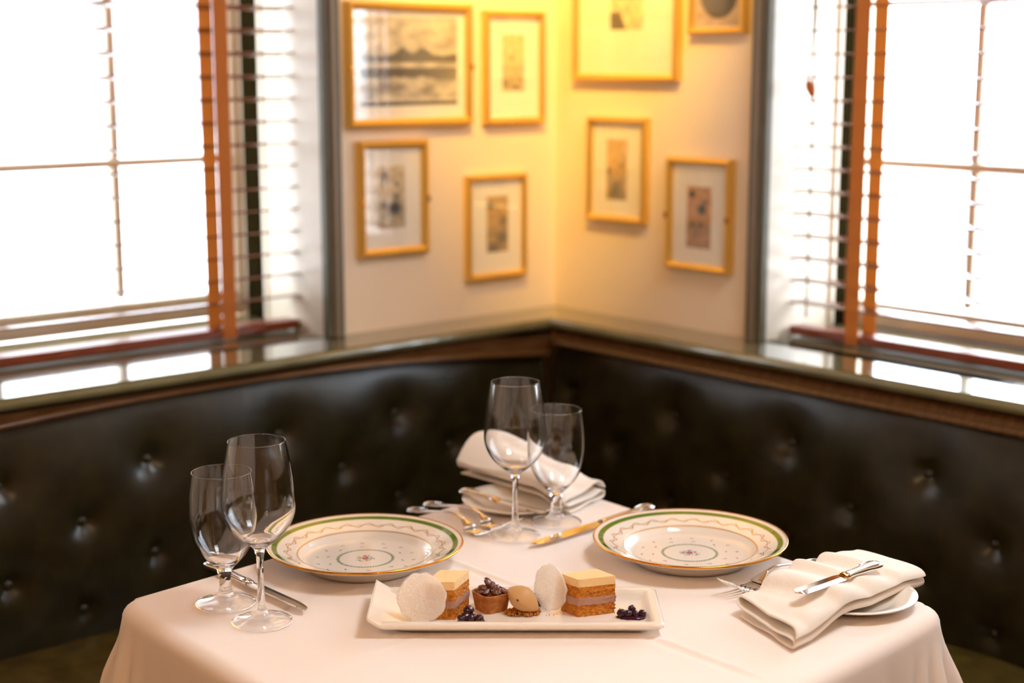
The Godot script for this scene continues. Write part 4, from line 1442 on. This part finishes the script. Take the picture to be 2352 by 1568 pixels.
func build_dessert() -> void:
	var yaw := atan2(-PU.z, PU.x)
	var nu := 110
	var nv := 50
	var u0 := -0.171
	var v0 := 1.733
	var top := []
	var low := []
	for j in nv + 1:
		var a := PackedVector3Array()
		var b := PackedVector3Array()
		for i in nu + 1:
			var u := 0.3515 * i / nu
			var v := 0.136 * j / nv
			# rounded corners at the flat end
			var uu := u
			var vv := v
			var e := 0.3515 - u
			var f := minf(v, 0.136 - v)
			if e < 0.012 and f < 0.012:
				var q := Vector2(0.012 - e, 0.012 - f)
				var m := maxf(q.x, q.y)
				if q.length() > 0.0001:
					var k := m / q.length()
					uu = 0.3515 - (0.012 - q.x * k)
					vv = (0.012 - q.y * k) if v < 0.068 else 0.136 - (0.012 - q.y * k)
			var h := platter_height(u, v)
			a.append(Vector3(uu, h, -vv))
			var d := minf(minf(v, 0.136 - v), 0.3515 - u)
			var lo := maxf(h - 0.0062, 0.0) if d < 0.03 or u < 0.07 else 0.0
			if d < 0.0001 or u < 0.0001: lo = h - 0.0042
			b.append(Vector3(uu, maxf(lo, 0.0), -vv))
		top.append(a)
		low.append(b)
	var st := begin()
	surf(st, top, false, true)
	surf(st, low, false, false)
	surf(st, [top[0], low[0]], false, false)
	surf(st, [top[nv], low[nv]], false, true)
	for e in [0, nu]:
		var a := PackedVector3Array()
		var b := PackedVector3Array()
		for j in nv + 1: a.append(top[j][e]); b.append(low[j][e])
		surf(st, [a, b], false, e == 0)
	var platter := part("dessert_platter", done(st), M.china, self, on_platter(u0, v0, 0.001), Vector3(0, yaw, 0))
	tag(platter, "long white rectangular dessert platter with one upcurled end", "platter")
	var fl := 0.0074
	cake([Vector2(-0.0690, 1.7770), Vector2(-0.0525, 1.8200), Vector2(-0.0880, 1.8220), Vector2(-0.1045, 1.7775)], fl, "layered carrot cake square at the curled end of the platter", 3)
	cake([Vector2(0.0800, 1.7857), Vector2(0.1256, 1.8005), Vector2(0.1040, 1.8270), Vector2(0.0597, 1.8088)], fl, "layered carrot cake square at the flat end of the platter", 8)
	wafer(on_platter(-0.1085, 1.7630, fl), 0.0298, 0.0302, -0.10, 0.27, "round white sugar wafer leaning on the left-hand cake", 0)
	wafer(on_platter(0.0440, 1.8105, fl), 0.0292, 0.0285, -0.85, 0.12, "oval white sugar wafer leaning on the right-hand cake", 1)
	tart(on_platter(-0.0255, 1.8150, fl))
	quenelle(on_platter(0.0135, 1.7985, fl))
	compote(on_platter(-0.0490, 1.7720, fl), 0.0, 1, "dark berry compote in front of the pecan tart", [[-0.006, 0.000, 0.0065], [-0.011, -0.004, 0.0055], [0.001, -0.003, 0.006], [0.010, -0.005, 0.0058], [-0.003, 0.006, 0.0065]])
	compote(on_platter(0.0335, 1.8330, fl), 0.0, 2, "dark berry compote behind the caramel ice cream quenelle", [[-0.008, 0.002, 0.0065], [0.000, 0.000, 0.006], [0.008, -0.003, 0.006], [-0.002, 0.008, 0.0065]])
	compote(on_platter(0.1455, 1.7850, fl), 0.0, 3, "dark berry compote at the flat end, right of the cake", [[-0.013, 0.000, 0.006], [-0.005, -0.001, 0.0055], [0.004, 0.000, 0.005], [0.012, 0.001, 0.0052], [0.000, 0.006, 0.005]])

func cake(quad: Array, fl: float, label: String, seed_: int) -> void:
	var yaw := atan2(-PU.z, PU.x)
	var mid_uv: Vector2 = (quad[0] + quad[1] + quad[2] + quad[3]) / 4.0
	var o := thing("cake_square", label, "cake", on_platter(mid_uv.x, mid_uv.y, fl), yaw, "carrot cake squares")
	var n := FastNoiseLite.new()
	n.seed = seed_
	n.frequency = 1.0
	var layers := [["sponge", 0.0, 0.0145, M.sponge, 0.0013], ["cream_filling", 0.0142, 0.0232, M.filling, 0.0007], ["sponge", 0.0229, 0.0372, M.sponge, 0.0013], ["mousse_topping", 0.0369, 0.0472, M.topping, 0.0003]]
	for l in layers:
		var st := begin()
		var grow := 1.03 if l[0] == "cream_filling" else 1.0
		var rows := []
		var ny := 7
		var per := []
		var k := 16
		for e in 4:
			var p0: Vector2 = (quad[e] - mid_uv) * grow
			var p1: Vector2 = (quad[(e + 1) % 4] - mid_uv) * grow
			for i in k:
				var p := p0.lerp(p1, i / float(k))
				per.append(Vector2(p.x, -p.y))
		for j in ny + 1:
			var y := lerpf(l[1], l[2], j / float(ny))
			var row := PackedVector3Array()
			for p in per:
				var a: float = l[4] * 2.0 * n.get_noise_3d(p.x * 420, y * 420, p.y * 420)
				var b: float = l[4] * 2.0 * n.get_noise_3d(p.x * 420 + 50, y * 420, p.y * 420)
				row.append(Vector3(p.x + a, y + (0.0008 * n.get_noise_2d(p.x * 90 + y * 900, p.y * 90) if y > 0.001 and y < 0.045 else 0.0), p.y + b))
			rows.append(row)
		surf(st, rows, true, true)
		for e in [0, ny]:
			var mid := Vector3(0, rows[e][0].y, 0)
			st.set_smooth_group(-1)
			for i in per.size(): facet(st, [mid, rows[e][i], rows[e][(i + 1) % per.size()]], Vector3(0, (l[1] + l[2]) / 2, 0))
			st.set_smooth_group(0)
		part(l[0], done(st), l[3], o)

func wafer(at: Vector3, rx: float, ry: float, turn: float, lean: float, label: String, seed_: int) -> void:
	var yaw := atan2(-PU.z, PU.x)
	var n := FastNoiseLite.new()
	n.seed = 20 + seed_
	n.frequency = 0.5
	var front := []
	var back := []
	var seg := 48
	var st := begin()
	for j in 11:
		var r := j / 10.0
		var a := PackedVector3Array()
		var b := PackedVector3Array()
		for i in seg:
			var t := TAU * i / seg
			var k := 1.0 + 0.05 * n.get_noise_2d(cos(t) * 3.0, sin(t) * 3.0) * 2.0
			var x := cos(t) * r * rx * k
			var y := sin(t) * r * ry * k
			var z := 0.0012 * sin(x * 70.0 + 1.0) + 0.0007 * n.get_noise_2d(x * 300, y * 300)
			a.append(Vector3(x, y + ry, z + 0.0005))
			b.append(Vector3(x, y + ry, z - 0.0005))
		front.append(a)
		back.append(b)
	for pair in [[front, false], [back, true]]:
		for j in 10:
			for i in seg:
				var k := (i + 1) % seg
				var q := [pair[0][j][i], pair[0][j][k], pair[0][j + 1][k], pair[0][j + 1][i]]
				for e in ([0, 2, 1, 0, 3, 2] if pair[1] else [0, 1, 2, 0, 2, 3]):
					st.set_uv(Vector2(0.5 + q[e].x / rx * 0.48, 0.5 - (q[e].y - ry) / ry * 0.48))
					st.add_vertex(q[e])
	for i in seg:
		var k := (i + 1) % seg
		st.set_uv(Vector2(0.01, 0.01))
		facet(st, [front[10][i], front[10][k], back[10][k], back[10][i]], Vector3(0, ry, 0))
	var o := part("sugar_wafer", done(st), M.wafer, self, at)
	o.basis = Basis(Vector3.UP, yaw + turn) * Basis(Vector3.RIGHT, -lean)
	tag(o, label, "wafer", "sugar wafers")

func rounded_square(r: float, t: float) -> Vector2:
	var c := cos(t)
	var s := sin(t)
	var k := pow(pow(absf(c), 4.5) + pow(absf(s), 4.5), -1.0 / 4.5)
	return Vector2(c, s) * r * k

func tart(at: Vector3) -> void:
	var yaw := atan2(-PU.z, PU.x)
	var o := thing("pecan_tart", "small square pecan tart with glossy nuts in the middle of platter", "tart", at, yaw + 0.62)
	var prof := [Vector2(0, 0.0), Vector2(0.0150, 0.0), Vector2(0.0165, 0.0015), Vector2(0.0180, 0.010), Vector2(0.0196, 0.0205), Vector2(0.0198, 0.0222), Vector2(0.0190, 0.0230), Vector2(0.0180, 0.0222), Vector2(0.0172, 0.0175), Vector2(0.0, 0.0165)]
	var st := begin()
	var rows := []
	for p in spline(prof, 3):
		var row := PackedVector3Array()
		for i in 56:
			var q := rounded_square(maxf(p.x, 0.00002), TAU * i / 56)
			row.append(Vector3(q.x, p.y, q.y))
		rows.append(row)
	surf(st, rows, true)
	part("crust", done(st), M.crust, o)
	st = begin()
	rows = []
	for j in 9:
		var r := 0.0182 * (1.0 - j / 8.0)
		var row := PackedVector3Array()
		for i in 40:
			var q := rounded_square(maxf(r, 0.00002), TAU * i / 40)
			row.append(Vector3(q.x, 0.0190 + 0.0035 * (1.0 - pow(r / 0.0182, 2.0)), q.y))
		rows.append(row)
	surf(st, rows, true)
	part("caramel_filling", done(st), M.caramel, o)
	# pecan halves: two lobes with a groove
	var spots := [[-0.011, 0.0245, 0.002, 0.3, 0.15, 1.0], [-0.007, 0.0265, -0.007, 1.4, -0.3, 1.0], [0.000, 0.0285, -0.002, 0.4, 0.9, 1.05], [-0.001, 0.0325, -0.004, 2.2, 0.8, 0.95], [0.008, 0.0235, 0.006, 2.6, 0.1, 0.9], [0.010, 0.0235, -0.006, 0.9, 0.2, 0.95], [0.000, 0.0232, 0.0105, 1.7, 0.1, 0.85], [-0.010, 0.0280, -0.002, 2.0, 0.4, 0.85], [0.012, 0.0225, 0.0115, 0.4, 0.0, 0.7], [0.003, 0.0235, 0.002, 0.9, 0.1, 0.9]]
	var i := 0
	for s in spots:
		st = begin()
		var b := Basis(Vector3.UP, s[3]) * Basis(Vector3.BACK, s[4])
		for e in [-1.0, 1.0]:
			blob(st, b * Vector3(0, 0, e * 0.0023 * s[5]), Vector3(0.0066, 0.0032, 0.0036) * s[5], 0.34, 30 + i * 2 + int(e), 12, b)
		part("pecan", done(st), M.pecan, o, Vector3(s[0], s[1], s[2]))
		i += 1

func quenelle(at: Vector3) -> void:
	var yaw := atan2(-PU.z, PU.x)
	# the crumble it sits on: a bed of tiny crumbs that nobody could count
	var st := begin()
	rng.seed = 91
	for k in 170:
		var a := rng.randf() * TAU
		var r := sqrt(rng.randf())
		var p := Vector3(cos(a) * r * 0.0225, 0.0006 + 0.0052 * (1.0 - r * r) * rng.randf(), sin(a) * r * 0.0135)
		var s := rng.randf_range(0.0009, 0.0026)
		blob(st, p + Vector3(0, s * 0.6, 0), Vector3(s, s * 0.85, s), 0.35, k, 6)
	for k in 7:
		var s := rng.randf_range(0.0003, 0.0007)
		blob(st, Vector3(rng.randf_range(0.02, 0.05), s, rng.randf_range(-0.006, 0.012)), Vector3(s, s, s), 0.3, k + 300, 6)
	var bed := part("crumble", done(st), M.crumble, self, at + Vector3(0, 0.0002, 0), Vector3(0, yaw + 0.1, 0))
	tag(bed, "golden brown crumble bed under the caramel ice cream", "crumble", "", "stuff")
	# the quenelle: a three-sided pointed egg lying on its side
	st = begin()
	var rows := []
	var n := 26
	for j in n + 1:
		var t := float(j) / n
		var x := lerpf(-0.0225, 0.0225, t)
		var r := 0.0152 * pow(maxf(sin(PI * clampf(t, 0.0, 1.0)), 0.0), 0.72) * (1.06 - 0.12 * t)
		var row := PackedVector3Array()
		for i in 36:
			var a := TAU * i / 36
			var k := 1.0 + 0.05 * cos(3.0 * a + 0.5)
			row.append(Vector3(x, r * k * cos(a) * 0.95, r * k * sin(a)))
		rows.append(row)
	surf(st, rows, true, false)
	var q := thing("ice_cream_quenelle", "smooth tan caramel ice cream quenelle on crumble beside the pecan tart", "ice cream", at + Vector3(0, 0.0182, 0), yaw)
	var o := part("scoop", done(st), M.ice, q)
	o.basis = Basis(Vector3.UP, -0.35) * Basis(Vector3.BACK, -0.52)
	var sp := begin()
	blob(sp, Vector3.ZERO, Vector3(0.0016, 0.0016, 0.0008), 0.3, 4, 8)
	part("caramel_fleck", done(sp), M.caramel, q, Vector3(-0.0065, 0.0035, 0.0142), Vector3(0, -0.35, 0))

func compote(at: Vector3, turn: float, seed_: int, label: String, berries: Array) -> void:
	var yaw := atan2(-PU.z, PU.x)
	var o := thing("berry_compote", label, "compote", at, yaw + turn, "spoonfuls of berry compote")
	var k := 0
	for b in berries:
		var st := begin()
		var y: float = b[2] * (0.85 if k < 4 else 1.75)
		blob(st, Vector3(b[0], y, -b[1]), Vector3(b[2], b[2] * 0.9, b[2]), 0.14, seed_ * 20 + k, 16)
		part("berry", done(st), M.berry, o)
		k += 1
	var st2 := begin()
	var rows := []
	var n := FastNoiseLite.new()
	n.seed = seed_
	n.frequency = 0.6
	var far := 0.0
	for b in berries: far = maxf(far, absf(b[0]) + b[2])
	for j in 5:
		var r: float = [1.0, 0.97, 0.85, 0.5, 0.0001][j]
		var row := PackedVector3Array()
		for i in 32:
			var t := TAU * i / 32
			var m := 1.0 + 0.14 * n.get_noise_2d(cos(t) * 2.5, sin(t) * 2.5) * 2.0
			row.append(Vector3(cos(t) * far * r * m, [0.0001, 0.0014, 0.0026, 0.0034, 0.0036][j], sin(t) * 0.0105 * r * m))
		rows.append(row)
	surf(st2, rows, true)
	part("syrup", done(st2), M.syrup, o)
